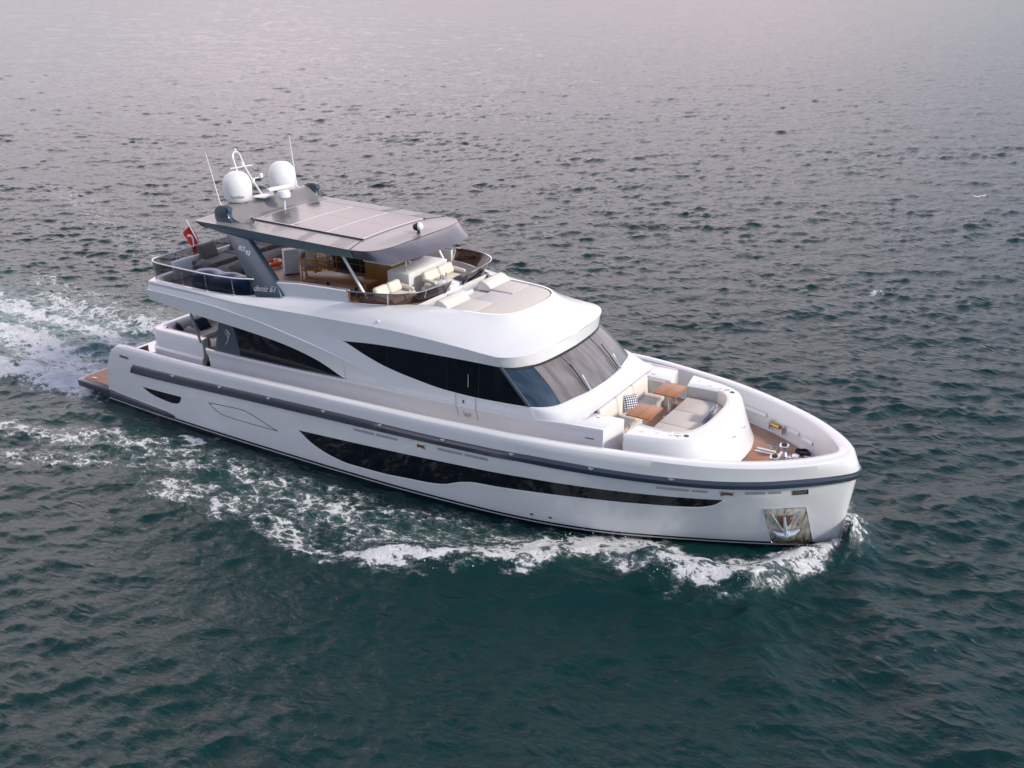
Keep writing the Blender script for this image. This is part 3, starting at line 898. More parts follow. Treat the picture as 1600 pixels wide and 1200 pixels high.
# roof, shoulders and the aft coaming cap
RP = [
 [(4.63, 0, 4.97), (4.66, 0, 5.0), (4.74, 0, 5.01), (4.88, 0, 5.0)],
 [(4.65, -1.2, 4.97), (4.68, -1.2, 5.0), (4.76, -1.2, 5.01), (4.90, -1.2, 5.0)],
 [(4.67, -2.4, 4.97), (4.70, -2.38, 5.0), (4.78, -2.36, 5.01), (4.92, -2.32, 5.0)],
 [(4.73, -2.9, 4.97), (4.76, -2.87, 5.0), (4.84, -2.82, 5.01), (4.98, -2.74, 5.0)],
 [(4.81, -3.18, 4.968), (4.84, -3.15, 5.0), (4.91, -3.07, 5.01), (5.02, -2.98, 5.0)],
 [(4.95, -3.405, 4.966), (4.98, -3.37, 5.0), (5.05, -3.28, 5.01), (5.14, -3.14, 5.0)],
 [(6.6, -3.40, 4.935), (6.6, -3.38, 4.985), (6.6, -3.34, 5.015), (6.6, -3.20, 5.01)],
 [(7.6, -3.39, 4.91), (7.6, -3.365, 4.965), (7.6, -3.32, 5.005), (7.6, -3.18, 5.0)],
 [(9.0, -3.34, 4.865), (9.0, -3.25, 4.95), (9.0, -3.06, 5.03), (9.0, -2.94, 5.05)],
 [(10.3, -3.295, 4.886), (10.3, -3.15, 5.04), (10.3, -2.89, 5.21), (10.3, -2.82, 5.22)],
 [(11.6, -3.175, 4.882), (11.6, -3.06, 5.09), (11.6, -2.85, 5.30), (11.6, -2.79, 5.31)],
 [(12.9, -3.078, 4.873), (12.9, -2.97, 5.14), (12.9, -2.81, 5.38), (12.9, -2.75, 5.40)],
 [(14.2, -3.02, 4.895), (14.2, -2.87, 5.13), (14.2, -2.48, 5.39), (14.2, -2.36, 5.405)],
 [(15.8, -2.97, 4.85), (15.7, -2.76, 5.06), (15.5, -2.12, 5.37), (15.35, -1.84, 5.42)],
 [(17.1, -2.92, 4.775), (16.9, -2.62, 4.97), (16.6, -1.98, 5.33), (16.45, -1.75, 5.42)],
 [(18.25, -2.87, 4.70), (17.85, -2.42, 4.90), (17.4, -1.84, 5.25), (17.22, -1.62, 5.42)],
 [(18.62, -2.68, 4.70), (18.24, -2.15, 4.88), (17.84, -1.58, 5.22), (17.65, -1.38, 5.42)],
 [(18.94, -2.20, 4.70), (18.55, -1.68, 4.88), (18.10, -1.15, 5.21), (17.88, -0.98, 5.42)],
 [(19.13, -1.35, 4.71), (18.74, -1.0, 4.885), (18.24, -0.6, 5.205), (17.97, -0.5, 5.42)],
 [(19.22, 0, 4.72), (18.84, 0, 4.89), (18.3, 0, 5.20), (18.0, 0, 5.42)],
]
RPs = patch(RP, 6, 5)
fb.grid(RPs, flip=False)
rim = RPs[:, -1]
fb.mirrored()
fly = obj('flybridge', fb, GEL, Y, smooth=28, recalc=True)

# soffit under the overhang, flybridge sole, pad well
xs = np.linspace(4.9, 12.9, 30)
so = np.stack([xs, -C0y(xs) + 0.10, C0z(xs) + 0.02], 1)
so = aft_row(so, 0)
FZ = 4.78
b = MB()
zz = np.maximum(so[:, 2], 4.05)
sel = so[:, 0] < 9.4
g = np.stack([so[sel], np.stack([so[sel][:, 0], np.zeros(sel.sum()), so[sel][:, 2]], 1)], 1)
b.grid(g).mirrored()
obj('overhang_soffit', b, GEL, fly, recalc=True)
b = MB()
inn = rim.copy()
k15 = int(np.argmin(np.abs(np.where(np.arange(len(inn)) > 60, inn[:, 0], 0) - 14.9)))
aft_in = inn[: k15 + 1]
dn = aft_in.copy(); dn[:, 2] = FZ - 0.02
dn[:, 1] += 0.04
b.grid(np.stack([aft_in, dn], 1)).mirrored()
obj('coaming_lining', b, GEL, fly, recalc=True)
b = MB()
g = np.stack([np.stack([aft_in[:, 0], aft_in[:, 1], np.full(len(aft_in), FZ)], 1), np.stack([aft_in[:, 0], np.zeros(len(aft_in)), np.full(len(aft_in), FZ)], 1)], 1)
b.grid(g).mirrored()
obj('flybridge_sole', b, TEAKS, fly, recalc=True)
# pad well
fore = inn[k15:]
ins = fore.copy(); ins[:, 1] *= 0.965; ins[:, 0] = 14.9 + (ins[:, 0] - 14.9) * 0.985
ins2 = ins.copy(); ins2[:, 2] = 5.26
b = MB()
b.grid(np.stack([fore, ins, ins2, np.stack([ins2[:, 0], np.zeros(len(ins2)), ins2[:, 2]], 1)], 1)).mirrored()
b.add([(14.9, -2.1, 5.40), (14.9, 2.1, 5.40), (14.9, 2.1, FZ), (14.9, -2.1, FZ)], [(0, 1, 2, 3)])
obj('pad_well', b, GEL, fly, recalc=True)

# ---- lower deckhouse wall, ledge and door
dh = MB()
xs = np.linspace(6.9, 21.45, 70)
z0 = deck_z(xs)
Lz = LEDz(xs)
P = []
for f, o in ((1.0, -0.07), (1.0, 0.0), (0.955, 0.012), (0.90, -0.012), (0.72, -0.085), (0.45, -0.13), (0.2, -0.12), (-0.02, -0.09)):
    P.append(np.stack([xs, -(yl(xs) + o * np.where(o < -0.02 and f < 1, np.clip((20.6 - xs) / 2.4, 0.12, 1), 1.0)), z0 + (Lz - z0) * f + (0.005 if o < -0.05 and f == 1 else 0)], 1))
dh.grid(np.stack(P, 1)[:, ::-1], flip=True)
# rounded aft end of the lower wall
e = [p[0] for p in P]
dh.grid(np.array([[(x - 0.10 * s_, y + 0.25 * s_ * s_, z) for x, y, z in e] for s_ in (0, 0.5, 1)]), flip=True)
dh.mirrored()
house = obj('deckhouse', dh, GEL, Y, smooth=40, recalc=True)
b = MB()
# saloon core that closes the house behind the glass
core = [(8.3, -2.7), (19.3, -2.35), (19.6, -1.6), (19.6, 1.6), (19.3, 2.35), (8.3, 2.7)]
b.prism([(x, y, 1.95) for x, y in core[:]], (0, 0, 1.25))
b.prism([(8.3, -2.7, 3.2), (18.1, -2.3, 3.2), (18.4, -1.5, 3.2), (18.4, 1.5, 3.2), (18.1, 2.3, 3.2), (8.3, 2.7, 3.2)], (0, 0, 1.05))
obj('saloon_core', b, DARKIN, house)
obj('saloon_bulkhead', MB().box((8.25, 0, 3.0), (0.08, 5.6, 2.1)), GLASS, house)

def side_sheet(xs, zlo, zhi, ylo, yhi, off, name, m, n=5, smooth=60):
    for side in (-1, 1):
        g = []
        for i, x in enumerate(xs):
            t = np.linspace(0, 1, n)
            g.append(np.stack([np.full(n, x), side * (ylo[i] + (yhi[i] - ylo[i]) * t + off), zlo[i] + (zhi[i] - zlo[i]) * t], 1))
        g = np.array(g)
        b = MB().grid(g, flip=(side < 0))
        rimp = np.concatenate([g[:, 0], g[-1, 1:], g[::-1, -1][1:], g[0, ::-1][1:-1]], 0)
        back = rimp.copy(); back[:, 1] -= side * 0.06
        b.grid(np.stack([rimp, back], 1), cu=True, flip=(side > 0))
        obj(name, b, m, house, smooth=smooth)
xs = np.linspace(8.46, 12.88, 40)
side_sheet(xs, LEDz(xs) - 0.005, C0z(xs) + 0.02, yl(xs) - 0.075, C0y(xs) - 0.13, 0, 'saloon_window', GLASS)
side_sheet(xs, LEDz(xs) + 0.005, np.minimum(LEDz(xs) + 0.05, C0z(xs)), yl(xs) - 0.07, yl(xs) - 0.07, 0.012, 'window_sill', SLATE, n=2)
# emblem panel at the after end
pa = [(7.24, 2.885), (8.42, 2.905), (8.46, 3.79), (7.62, 3.90)]
xs = np.linspace(7.24, 8.45, 14)
zt = np.interp(xs, [7.24, 7.62, 8.45], [2.90, 3.96, 4.02])
side_sheet(xs, LEDz(xs) + 0.004, zt, yl(xs) - 0.05, yl(xs) - 0.10 + 0.1 * (xs - 7.2), 0, 'emblem_panel', LEGP)
xs = np.linspace(12.87, 19.24, 60)
yb = np.where(xs < 18.26, BRy(np.minimum(xs, 18.26)), 2.76)
zb = np.where(xs < 18.26, BRz(np.minimum(xs, 18.26)) + 0.02, 4.39 - (xs - 18.26) * 0.99 / 0.98)
zb = np.maximum(zb, C2z(xs) + 0.002)
tq = np.clip((zb - C2z(xs)) / 1.0, 0, 1)
side_sheet(xs, C2z(xs) - 0.02, zb, C2y(xs) - 0.045, np.where(xs < 18.26, yb - 0.04, C2y(xs) - 0.045 - 0.05 * tq), 0, 'side_window', GLASS, n=6)
for side in (-1, 1):
    b = MB()
    b.tube([(18.30, side * 2.735, 4.36), (19.26, side * 2.79, 3.41)], 0.055, 8)
    obj('windscreen_pillar', b, SLATE, house)
    b = MB()
    for x in (14.45, 16.55, 17.6):
        t0, t1 = float(C2z(x)), float(BRz(x))
        b.tube([(x, side * (float(C2y(x)) - 0.040), t0), (x + 0.02, side * (float(BRy(x)) - 0.036), t1)], 0.008, 4)
    for x in (10.6,):
        b.tube([(x, side * (float(yl(x)) - 0.072), float(LEDz(x))), (x, side * (float(C0y(x)) - 0.127), float(C0z(x)))], 0.008, 4)
    obj('window_joint', b, DARKIN, house)
    b = MB().tube([(17.30, side * (2.905), 3.62), (17.30, side * (2.89), 4.0)], 0.014, 6)
    obj('grab_handle', b, CHROME, house)
    # side door seams, emblem and latch
    b = MB()
    for x in (16.87, 17.53):
        pts = []
        for f, o in ((1.0, 0.006), (0.955, 0.016), (0.90, -0.008), (0.72, -0.081), (0.55, -0.112)):
            pts.append((x, side * (float(yl(x)) + o), float(deck_z(x)) + (float(LEDz(x)) - float(deck_z(x))) * f))
        pts = [(x, side * (float(C2y(x)) + 0.004), float(C2z(x)))] + pts
        b.tube(pts, 0.007, 4)
    obj('side_door_seam', b, LINE, house)
    b = MB()
    yy = side * (float(yl(17.18)) - 0.075)
    ring = [(17.18 + 0.12 * math.cos(q), yy, 2.76 + 0.12 * math.sin(q)) for q in np.linspace(0, 2*math.pi, 24, endpoint=False)]
    b.tube(ring, 0.022, 6, closed=True)
    for q in np.linspace(0, 2*math.pi, 8, endpoint=False):
        b.tube([(17.18, yy, 2.76), (17.18 + 0.11*math.cos(q), yy, 2.76 + 0.11*math.sin(q))], 0.008, 4)
    obj('round_emblem', b, SILVTXT, house)
    obj('door_latch', MB().box((17.12, side * (float(yl(17.12)) + 0.0), 3.13), (0.05, 0.02, 0.09), bev=0.008), SLATE, house)

# ---- windscreen and the white dash ahead of it
top = smooth_line([(18.26, -2.70, 4.385), (18.52, -2.50, 4.365), (18.74, -2.22, 4.355), (18.95, -1.78, 4.35), (19.09, -0.9, 4.36), (19.14, 0, 4.37)], 24)
bot = smooth_line([(19.25, -2.775, 3.40), (19.60, -2.62, 3.41), (19.87, -2.28, 3.415), (20.02, -1.6, 3.42), (20.16, -0.9, 3.42), (20.21, 0, 3.42)], 24)
b = MB()
n = 8
g = np.stack([bot + (top - bot) * t + np.array([0.05 * math.sin(math.pi * t), 0, 0.03 * math.sin(math.pi * t)]) for t in np.linspace(0, 1, n)], 1)
kc = 7
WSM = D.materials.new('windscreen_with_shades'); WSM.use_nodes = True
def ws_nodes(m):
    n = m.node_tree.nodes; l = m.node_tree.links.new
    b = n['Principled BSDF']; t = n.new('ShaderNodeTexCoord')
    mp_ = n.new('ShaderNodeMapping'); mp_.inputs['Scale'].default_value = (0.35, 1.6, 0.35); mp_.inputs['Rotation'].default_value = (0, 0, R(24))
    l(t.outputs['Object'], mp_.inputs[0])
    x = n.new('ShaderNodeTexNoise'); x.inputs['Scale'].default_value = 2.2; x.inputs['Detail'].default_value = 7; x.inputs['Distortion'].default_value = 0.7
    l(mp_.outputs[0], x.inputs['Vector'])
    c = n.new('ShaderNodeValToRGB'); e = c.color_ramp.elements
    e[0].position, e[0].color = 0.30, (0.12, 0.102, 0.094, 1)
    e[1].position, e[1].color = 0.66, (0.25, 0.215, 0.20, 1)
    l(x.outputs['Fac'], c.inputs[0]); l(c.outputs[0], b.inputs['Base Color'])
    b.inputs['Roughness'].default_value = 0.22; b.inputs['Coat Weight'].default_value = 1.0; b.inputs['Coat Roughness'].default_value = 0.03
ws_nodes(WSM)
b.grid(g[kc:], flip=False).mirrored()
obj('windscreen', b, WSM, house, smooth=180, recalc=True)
for side in (-1, 1):
    b = MB().grid(g[:kc + 1] * np.array([1, -side, 1]), flip=(side > 0))
    obj('corner_window', b, mat('corner_glass', (0.012, 0.03, 0.05), 0.03, spec=0.9, coat=1.0), house, smooth=180)
b = MB()
band = np.stack([top + (bot - top) * 0.0 + np.array([0.012, 0, 0.015]), top + (bot - top) * 0.085 + np.array([0.03, 0, 0.015])], 1)
band[:, :, 1] *= 1.003
b.grid(band, flip=False).mirrored()
obj('windscreen_top_band', b, mat('brown_black_band', (0.035, 0.025, 0.024), 0.4), house, smooth=180)
b = MB()
for yy in (-0.98, 0.98):
    i = int(np.argmin(np.abs(bot[:, 1] + 0.98)))
    s_ = 1 if yy < 0 else -1
    pts = [(p[0] + 0.012, s_ * p[1], p[2] + 0.01) for p in g[i]]
    b.tube(pts, 0.008, 5)
obj('windscreen_mullion', b, SLATE, house)
# dash
d0 = bot + np.array([0.0, 0, -0.01])
d0b = bot + np.array([0.03, 0, 0.012]); d0b[:, 1] *= 1.012
d1 = smooth_line([(19.30, -2.815, 3.385), (19.75, -2.72, 3.36), (20.12, -2.40, 3.34), (20.3, -1.65, 3.33), (20.42, -0.9, 3.33), (20.46, 0, 3.33)], 24)
d2 = smooth_line([(19.45, -2.82, 3.10), (20.0, -2.755, 3.135), (20.45, -2.55, 3.165), (20.62, -1.75, 3.19), (20.66, -0.9, 3.2), (20.68, 0, 3.2)], 24)
d3 = smooth_line([(19.45, -2.83, 3.06), (20.3, -2.735, 3.125), (20.72, -2.4, 3.15), (20.74, -1.72, 3.19), (20.76, -0.9, 3.2), (20.78, 0, 3.2)], 24)
d4 = d3.copy(); d4[:, 2] = 2.1; d4[:, 1] *= 0.98
b = MB()
DG = patch(np.stack([d0, d0b, d1, d2, d3], 1)[[0, 2, 4, 6, 8, 10, 12, 14, 16, 18, 20, 22, 23]], 2, 5)
b.grid(DG, flip=True).mirrored()
obj('dash_moulding', b, GEL, house, smooth=50, recalc=True)
b = MB()
for sg in (-1, 1):
    b.prism([(19.05, sg * 2.80, 3.05), (19.05, sg * 2.80, 3.37), (19.27, sg * 2.80, 3.405), (19.36, sg * 2.80, 3.30), (19.50, sg * 2.80, 3.05)], (0, sg * 0.022, 0), 0.004)
obj('dash_corner', b, GEL, house)
# wipers
for y0, tx, ty in ((-1.0, 19.55, -1.25), (1.0, 19.55, 1.25), (-0.02, 19.6, 0.2)):
    if abs(y0) < 0.1:
        continue
    bx = 20.17
    b = MB()
    b.tube([(bx + 0.05, y0, 3.40), (bx + 0.06, y0, 3.50), (bx - 0.25, y0 + (0.05 if y0 < 0 else -0.05), 3.86)], 0.018, 6)
    b.tube([(bx + 0.05, y0 + 0.08, 3.40), (bx + 0.05, y0 + 0.08, 3.48), (bx - 0.25, y0 + 0.09, 3.86)], 0.012, 6)
    w = obj('wiper', b, CHROME, house)
    b = MB().tube([(bx + 0.02, y0 - 0.06, 3.50), (bx - 0.28, y0 - 0.03, 3.83), (bx - 0.62, y0 + 0.02, 4.13)], 0.017, 5)
    obj('wiper_blade', b, BLACK, house)

# ---- foredeck lounge
lb = MB()
for side in (-1, 1):
    # arms either side of the after sofa
    lb.prism([(20.2, side * 1.68, 2.0), (21.64, side * 1.62, 2.0), (21.46, side * 2.605, 2.0), (20.2, side * 2.66, 2.0)], (0, 0, 1.145), 0.05)
lb.box((20.95, 0, 2.28), (0.9, 3.3, 0.5), bev=0.03)
after_sofa = obj('after_sofa_base', lb, GEL, Y)
for k in range(3):
    y = -1.08 + 1.08 * k
    obj('seat_cushion', MB().box((21.18, y, 2.59), (0.62, 1.06, 0.15), bev=0.05, seg=3), BEIGE, after_sofa)
    obj('back_cushion', MB().box((20.83, y, 2.92), (0.17, 1.06, 0.58), rot=(0, -0.16, 0), bev=0.06, seg=3), CREAM, after_sofa)
for side in (-1, 1):
    obj('side_cushion', MB().box((21.15, side * 1.60, 2.86), (0.6, 0.09, 0.44), bev=0.03, seg=3), CREAMF, after_sofa)
# forward island with the sun pad
outer = [(22.02, -2.50), (22.7, -2.34), (23.2, -2.18), (23.6, -1.95), (23.88, -1.55), (24.0, -1.05), (24.04, -0.5), (24.05, 0)]
inner = [(22.16, -1.60), (22.7, -1.66), (23.1, -1.64), (23.38, -1.48), (23.56, -1.15), (23.64, -0.8), (23.67, -0.4), (23.68, 0)]
basel = [(22.0, -2.56), (22.75, -2.44), (23.4, -2.30), (23.95, -2.05), (24.3, -1.62), (24.5, -1.1), (24.62, -0.5), (24.65, 0)]
o_, i_, b_ = (smooth_line(p, 30) for p in (outer, inner, basel))
def lv(P, z):
    return np.concatenate([P, np.full((len(P), 1), z)], 1)
def mixp(A, B, t):
    return A * (1 - t) + B * t
g = np.stack([lv(b_, 2.0), lv(mixp(b_, o_, 0.30), 2.28), lv(mixp(b_, o_, 0.62), 2.65), lv(mixp(b_, o_, 0.86), 2.95), lv(mixp(b_, o_, 0.97), 3.07), lv(mixp(o_, i_, 0.05), 3.115), lv(mixp(o_, i_, 0.5), 3.125), lv(mixp(o_, i_, 0.94), 3.12), lv(i_, 3.09), lv(i_, 2.5)], 1)
b = MB().grid(g, flip=False).mirrored()
for sg in (-1, 1):
    e = g[0]
    b.add([(p[0], -sg * p[1], p[2]) for p in e], [tuple(range(len(e)))])
b.box((22.9, 0, 2.32), (1.5, 3.3, 0.56), bev=0.03)
island = obj('sun_pad_island', b, GEL, Y, smooth=40, recalc=True)
# pad cushions, seams between them
for k, (y0, y1) in enumerate(((-1.58, -0.54), (-0.53, 0.53), (0.54, 1.58))):
    xf = 23.60 if abs(y0 + y1) < 0.5 else 23.36
    if k == 1:
        poly = [(22.2, y0), (23.60, y0), (23.62, 0), (23.60, y1), (22.2, y1)]
    elif k == 0:
        poly = [(22.2, -1.56), (23.05, -1.58), (23.33, -1.42), (23.5, -1.1), (23.58, -0.75), (23.6, y1), (22.2, y1)]
    else:
        poly = [(22.2, y0), (23.6, y0), (23.58, 0.75), (23.5, 1.1), (23.33, 1.42), (23.05, 1.58), (22.2, 1.56)]
    obj('pad_cushion', MB().ring_slab(poly, 2.58, 2.77, 0.035), BEIGE, island)
lin = np.concatenate([lv(mixp(i_, o_, -0.06), 2.74)[:, None], lv(mixp(i_, o_, -0.05), 3.06)[:, None], lv(mixp(i_, o_, 0.02), 3.13)[:, None], lv(mixp(i_, o_, 0.20), 3.135)[:, None], lv(mixp(i_, o_, 0.24), 3.126)[:, None]], 1)[10:]
obj('padded_rim', MB().grid(lin, flip=False).mirrored(), CREAM, island, smooth=60, recalc=True)
lin2 = np.concatenate([lv(i_, 2.74)[:11, None], lv(mixp(i_, o_, -0.03), 2.9)[:11, None], lv(mixp(i_, o_, -0.01), 3.08)[:11, None]], 1)
obj('side_bolster', MB().grid(lin2, flip=False).mirrored(), CREAMF, island, smooth=60, recalc=True)
b = MB()
for sy in (-1, 1):
    b.lathe([(0, 0.012), (0.065, 0.012), (0.075, 0.0)], (23.50, sy * 1.76, 3.123), 18)
obj('deck_speaker', b, DARKF, island)
b = MB()
for sy in (-1, 1):
    for x, y in ((23.1, 1.9), (22.75, 1.95), (22.35, 2.1)):
        b.lathe([(0, 0.02), (0.05, 0.02), (0.06, 0.0)], (x, sy * y, 3.12), 12)
    b.box((23.3, sy * 1.86, 3.135), (0.16, 0.10, 0.03), rot=(0, 0, 0.4 * sy), bev=0.01)
obj('cup_holder', b, CHROME, island)
b = MB()
for x, y, z in ((24.33, 0.55, 2.68), (24.33, -0.2, 2.68)):
    b.box((x, y, z), (0.03, 0.10, 0.03), bev=0.01)
obj('locker_latch', b, CHROME, island)
for side in (-1, 1):
    b = MB()
    b.tube([(22.5, side * 2.505, 2.60), (22.75, side * 2.46, 2.60)], 0.014, 5)
    obj('locker_handle', b, SLATE, island)
    b = MB()
    b.tube([(20.95, side * 2.665, 2.82), (21.2, side * 2.64, 2.82)], 0.014, 5)
    obj('locker_handle', b, SLATE, after_sofa)
b = MB()
for sy in (-1, 1):
    for x, y in ((20.65, 2.2), (20.95, 1.9), (20.4, 2.35)):
        b.lathe([(0, 0.02), (0.05, 0.02), (0.06, 0.0)], (x, sy * y, 3.15), 12)
obj('cup_holder', b, CHROME, after_sofa)
# raised lounge sole between the two
obj('lounge_sole', MB().box((21.8, 0, 2.17), (0.75, 3.1, 0.22), bev=0.02), TEAKD, deck)
for side in (-1, 1):
    t = D.objects.new('lounge_table', None); COL.objects.link(t); t.parent = Y
    t.location = (21.90, side * 0.92, 2.28)
    top_ = MB().ring_slab(rounded_poly([(-0.36, -0.49), (0.36, -0.49), (0.36, 0.49), (-0.36, 0.49)], 0.03), 0.86, 0.90, 0.008)
    obj('table_top', top_, TEAKT, t)
    b = MB().lathe([(0.0, 0.86), (0.12, 0.86), (0.12, 0.84), (0.045, 0.82), (0.045, 0.03), (0.16, 0.02), (0.17, 0.0)], (0, 0, 0), 16)
    obj('pedestal', b, CHROME, t)

# ---- after cockpit: sofa block, stairs, pillars
def u_loop(x0, x1, y, r, n=6):
    return rounded_poly([(x1, -y), (x0, -y), (x0, y), (x1, y)], [0, r, r, 0], n)
def sweep_u(lo, mid_list):
    pass
cb = MB()
ol = np.array(u_loop(3.62, 6.28, 2.62, 0.55)); il = np.array(u_loop(3.98, 6.20, 2.30, 0.40))
def tilt(x):
    return (x - 3.6) * -0.03
def lvl(P, z, k=1.0):
    return np.stack([P[:, 0], P[:, 1] * k, z + 0 * P[:, 0]], 1)
ring = [lvl(ol * [1, 1.03], 1.75), lvl(ol * [1, 1.03], 2.20), lvl(ol, 2.27), lvl(ol * [1, 0.995], 2.52), lvl(ol * [1, 1.0], 2.80), lvl(mixp(ol, il, 0.12), 2.88), lvl(mixp(ol, il, 0.5), 2.90), lvl(mixp(ol, il, 0.9), 2.88), lvl(il, 2.84), lvl(il, 2.2)]
g = np.stack(ring, 1)
cb.grid(g, flip=False)
for e in (g[0], g[-1]):
    cb.add([tuple(p) for p in e], [tuple(range(len(e)))])
cb.box((5.1, 0, 2.1), (2.3, 4.5, 0.3), bev=0.02)
cock = obj('cockpit_sofa', cb, GEL, Y, smooth=40, recalc=True)
sc = MB()
i2 = np.array(u_loop(3.97, 6.12, 2.29, 0.42)); i3 = np.array(u_loop(4.16, 6.12, 2.10, 0.35))
g = np.stack([lvl(i2, 2.30), lvl(mixp(i2, i3, 0.0), 2.78), lvl(mixp(i2, i3, 0.3), 2.86), lvl(mixp(i2, i3, 0.8), 2.82), lvl(i3, 2.70), lvl(i3, 2.4)], 1)
sc.grid(g, flip=False)
obj('back_cushion', sc, BEIGE, cock, smooth=60, recalc=True)
for poly in ([(4.15, -2.1), (4.95, -2.1), (4.95, 2.1), (4.15, 2.1)], [(4.97, -2.1), (6.1, -2.1), (6.1, -1.35), (4.97, -1.35)], [(4.97, 1.35), (6.1, 1.35), (6.1, 2.1), (4.97, 2.1)]):
    obj('seat_cushion', MB().ring_slab(poly, 2.24, 2.42, 0.04), CREAMF, cock)
obj('table_leaf', MB().box((5.75, 0.15, 2.52), (1.3, 2.1, 0.05), bev=0.01).lathe([(0.07, 0), (0.07, 0.75)], (5.75, 0.15, 1.78), 12), TEAKS, cock)
# steps from platform up through the port and starboard sides of the transom
for side in (-1, 1):
    b = MB()
    b.box((3.0, side * 2.95, 1.05), (0.5, 0.62, 1.5), bev=0.02).box((2.6, side * 2.95, 0.8), (0.4, 0.62, 1.0), bev=0.02)
    o = obj('transom_step', b, GEL, Y)
    obj('step_tread', MB().box((3.0, side * 2.95, 1.815), (0.44, 0.52, 0.02)).box((2.55, side * 2.95, 1.315), (0.3, 0.52, 0.02)), TEAKW, o)
    b = MB().box((3.62, side * 3.0, 2.02), (0.06, 0.55, 0.5), bev=0.02)
    obj('boarding_gate', b, BROWNV, Y)
    b = MB()
    b.tube([(6.22, side * 2.62, 2.80), (6.06, side * 2.86, 4.25)], 0.042, 10)
    obj('overhang_pillar', b, BRUSHED, Y)

# ---- fly bridge furniture and guards
for side in (-1, 1):
    # coaming upstand
    xs = np.linspace(9.9, 12.98, 16)
    zt = np.interp(xs, [9.9, 10.2, 11.2, 12.1, 12.98], [5.50, 5.63, 5.72, 5.745, 5.765])
    yb = np.interp(xs, [9.9, 10.3, 11.6, 12.98], [2.93, 2.86, 2.83, 2.785]); zb2 = np.interp(xs, [9.9, 10.3, 11.6, 12.98], [5.14, 5.20, 5.29, 5.39])
    g = []
    for x, z, y, zl in zip(xs, zt, yb, zb2):
        g.append([(x, side * y, zl), (x, side * (y + 0.005), z - 0.03), (x, side * (y - 0.02), z), (x, side * (y - 0.09), z), (x, side * (y - 0.11), z - 0.03), (x, side * (y - 0.10), FZ)])
    b = MB().grid(np.array(g), flip=(side > 0))
    b.add(g[0], [tuple(range(6))]); b.add(g[-1], [tuple(range(6))])
    o = obj('coaming_upstand', b, GEL, fly, recalc=True)
    b = MB()
    b.tube([(x, side * (y - 0.055), z + 0.012) for x, y, z in zip(xs, yb, zt)], 0.030, 6)
    obj('coaming_cap', b, TEAKS, fly)
    obj('side_lamp', MB().lathe([(0, 0.05), (0.04, 0.04), (0.05, 0.0)], (14.2, side * 2.93, 5.04), 10), WHITEP, fly)
    # hoist struts of the hardtop
    obj('hardtop_strut', MB().tube([(13.18, side * 2.13, 5.36), (12.36, side * 2.2, 6.62)], 0.042, 8), STEELW, Y)
# wind deflectors
base = [(13.0, -2.765, 5.40), (13.6, -2.62, 5.41), (14.2, -2.38, 5.41), (14.62, -2.08, 5.41), (14.84, -1.66, 5.41), (14.90, -1.1, 5.41), (14.93, -0.52, 5.41)]
topd = [(13.06, -2.93, 5.80), (13.72, -2.83, 5.82), (14.34, -2.66, 5.83), (14.80, -2.35, 5.83), (15.05, -1.84, 5.83), (15.14, -1.2, 5.83), (15.20, -0.55, 5.83)]
bl, tl = smooth_line(base, 40), smooth_line(topd, 40)
for side in (-1, 1):
    k = np.array([1, -side, 1])
    B_, T_ = bl * k, tl * k
    b = MB().grid(np.stack([B_, T_], 1), flip=(side < 0))
    ws = obj('wind_deflector', b, TINTB, fly, smooth=180)
    obj('top_rail', MB().tube(T_, 0.022, 6), CHROME, fly)
    b = MB()
    for i in (0, 14, 27, 39):
        b.tube([tuple(B_[i] + [0, 0, -0.03]), tuple(T_[i])], 0.020, 6)
    obj('deflector_post', b, CHROME, fly)
# after guard rail with tinted glass
railp = [(9.32, -2.95, 5.60), (8.6, -3.20, 5.60), (7.4, -3.30, 5.60), (6.2, -3.31, 5.62), (5.35, -3.28, 5.63), (5.0, -3.18, 5.64), (4.84, -2.98, 5.65), (4.80, -2.6, 5.65), (4.78, -1.3, 5.66), (4.77, 0, 5.66)]
rl = smooth_line(railp, 50)
rl = np.concatenate([rl, (rl[:-1] * [1, -1, 1])[::-1]], 0)
rail = obj('after_guard_rail', MB().tube(rl, 0.024, 8), STEELW, Y)
gl = rl[1:-1]
lowg = gl.copy(); lowg[:, 2] = 5.03; lowg[:, 1] *= 0.99
g2_ = gl.copy(); g2_[:, 2] -= 0.03
obj('glass_panel', MB().grid(np.stack([lowg, g2_], 1)), TINTG, rail, smooth=180)
b = MB()
for p in ((8.62, -3.215), (7.52, -3.295), (6.46, -3.31), (5.05, -3.2), (4.79, -2.0), (4.78, -0.7)):
    for sg in (1, -1):
        b.tube([(p[0] - 0.0, sg * p[1] * 0.985, 5.0), (p[0], sg * p[1], 5.62)], 0.017, 6)
        b.lathe([(0, 0.05), (0.035, 0.05), (0.04, 0)], (p[0], sg * p[1] * 0.985, 5.0), 8)
obj('stanchion', b, CHROME, rail)

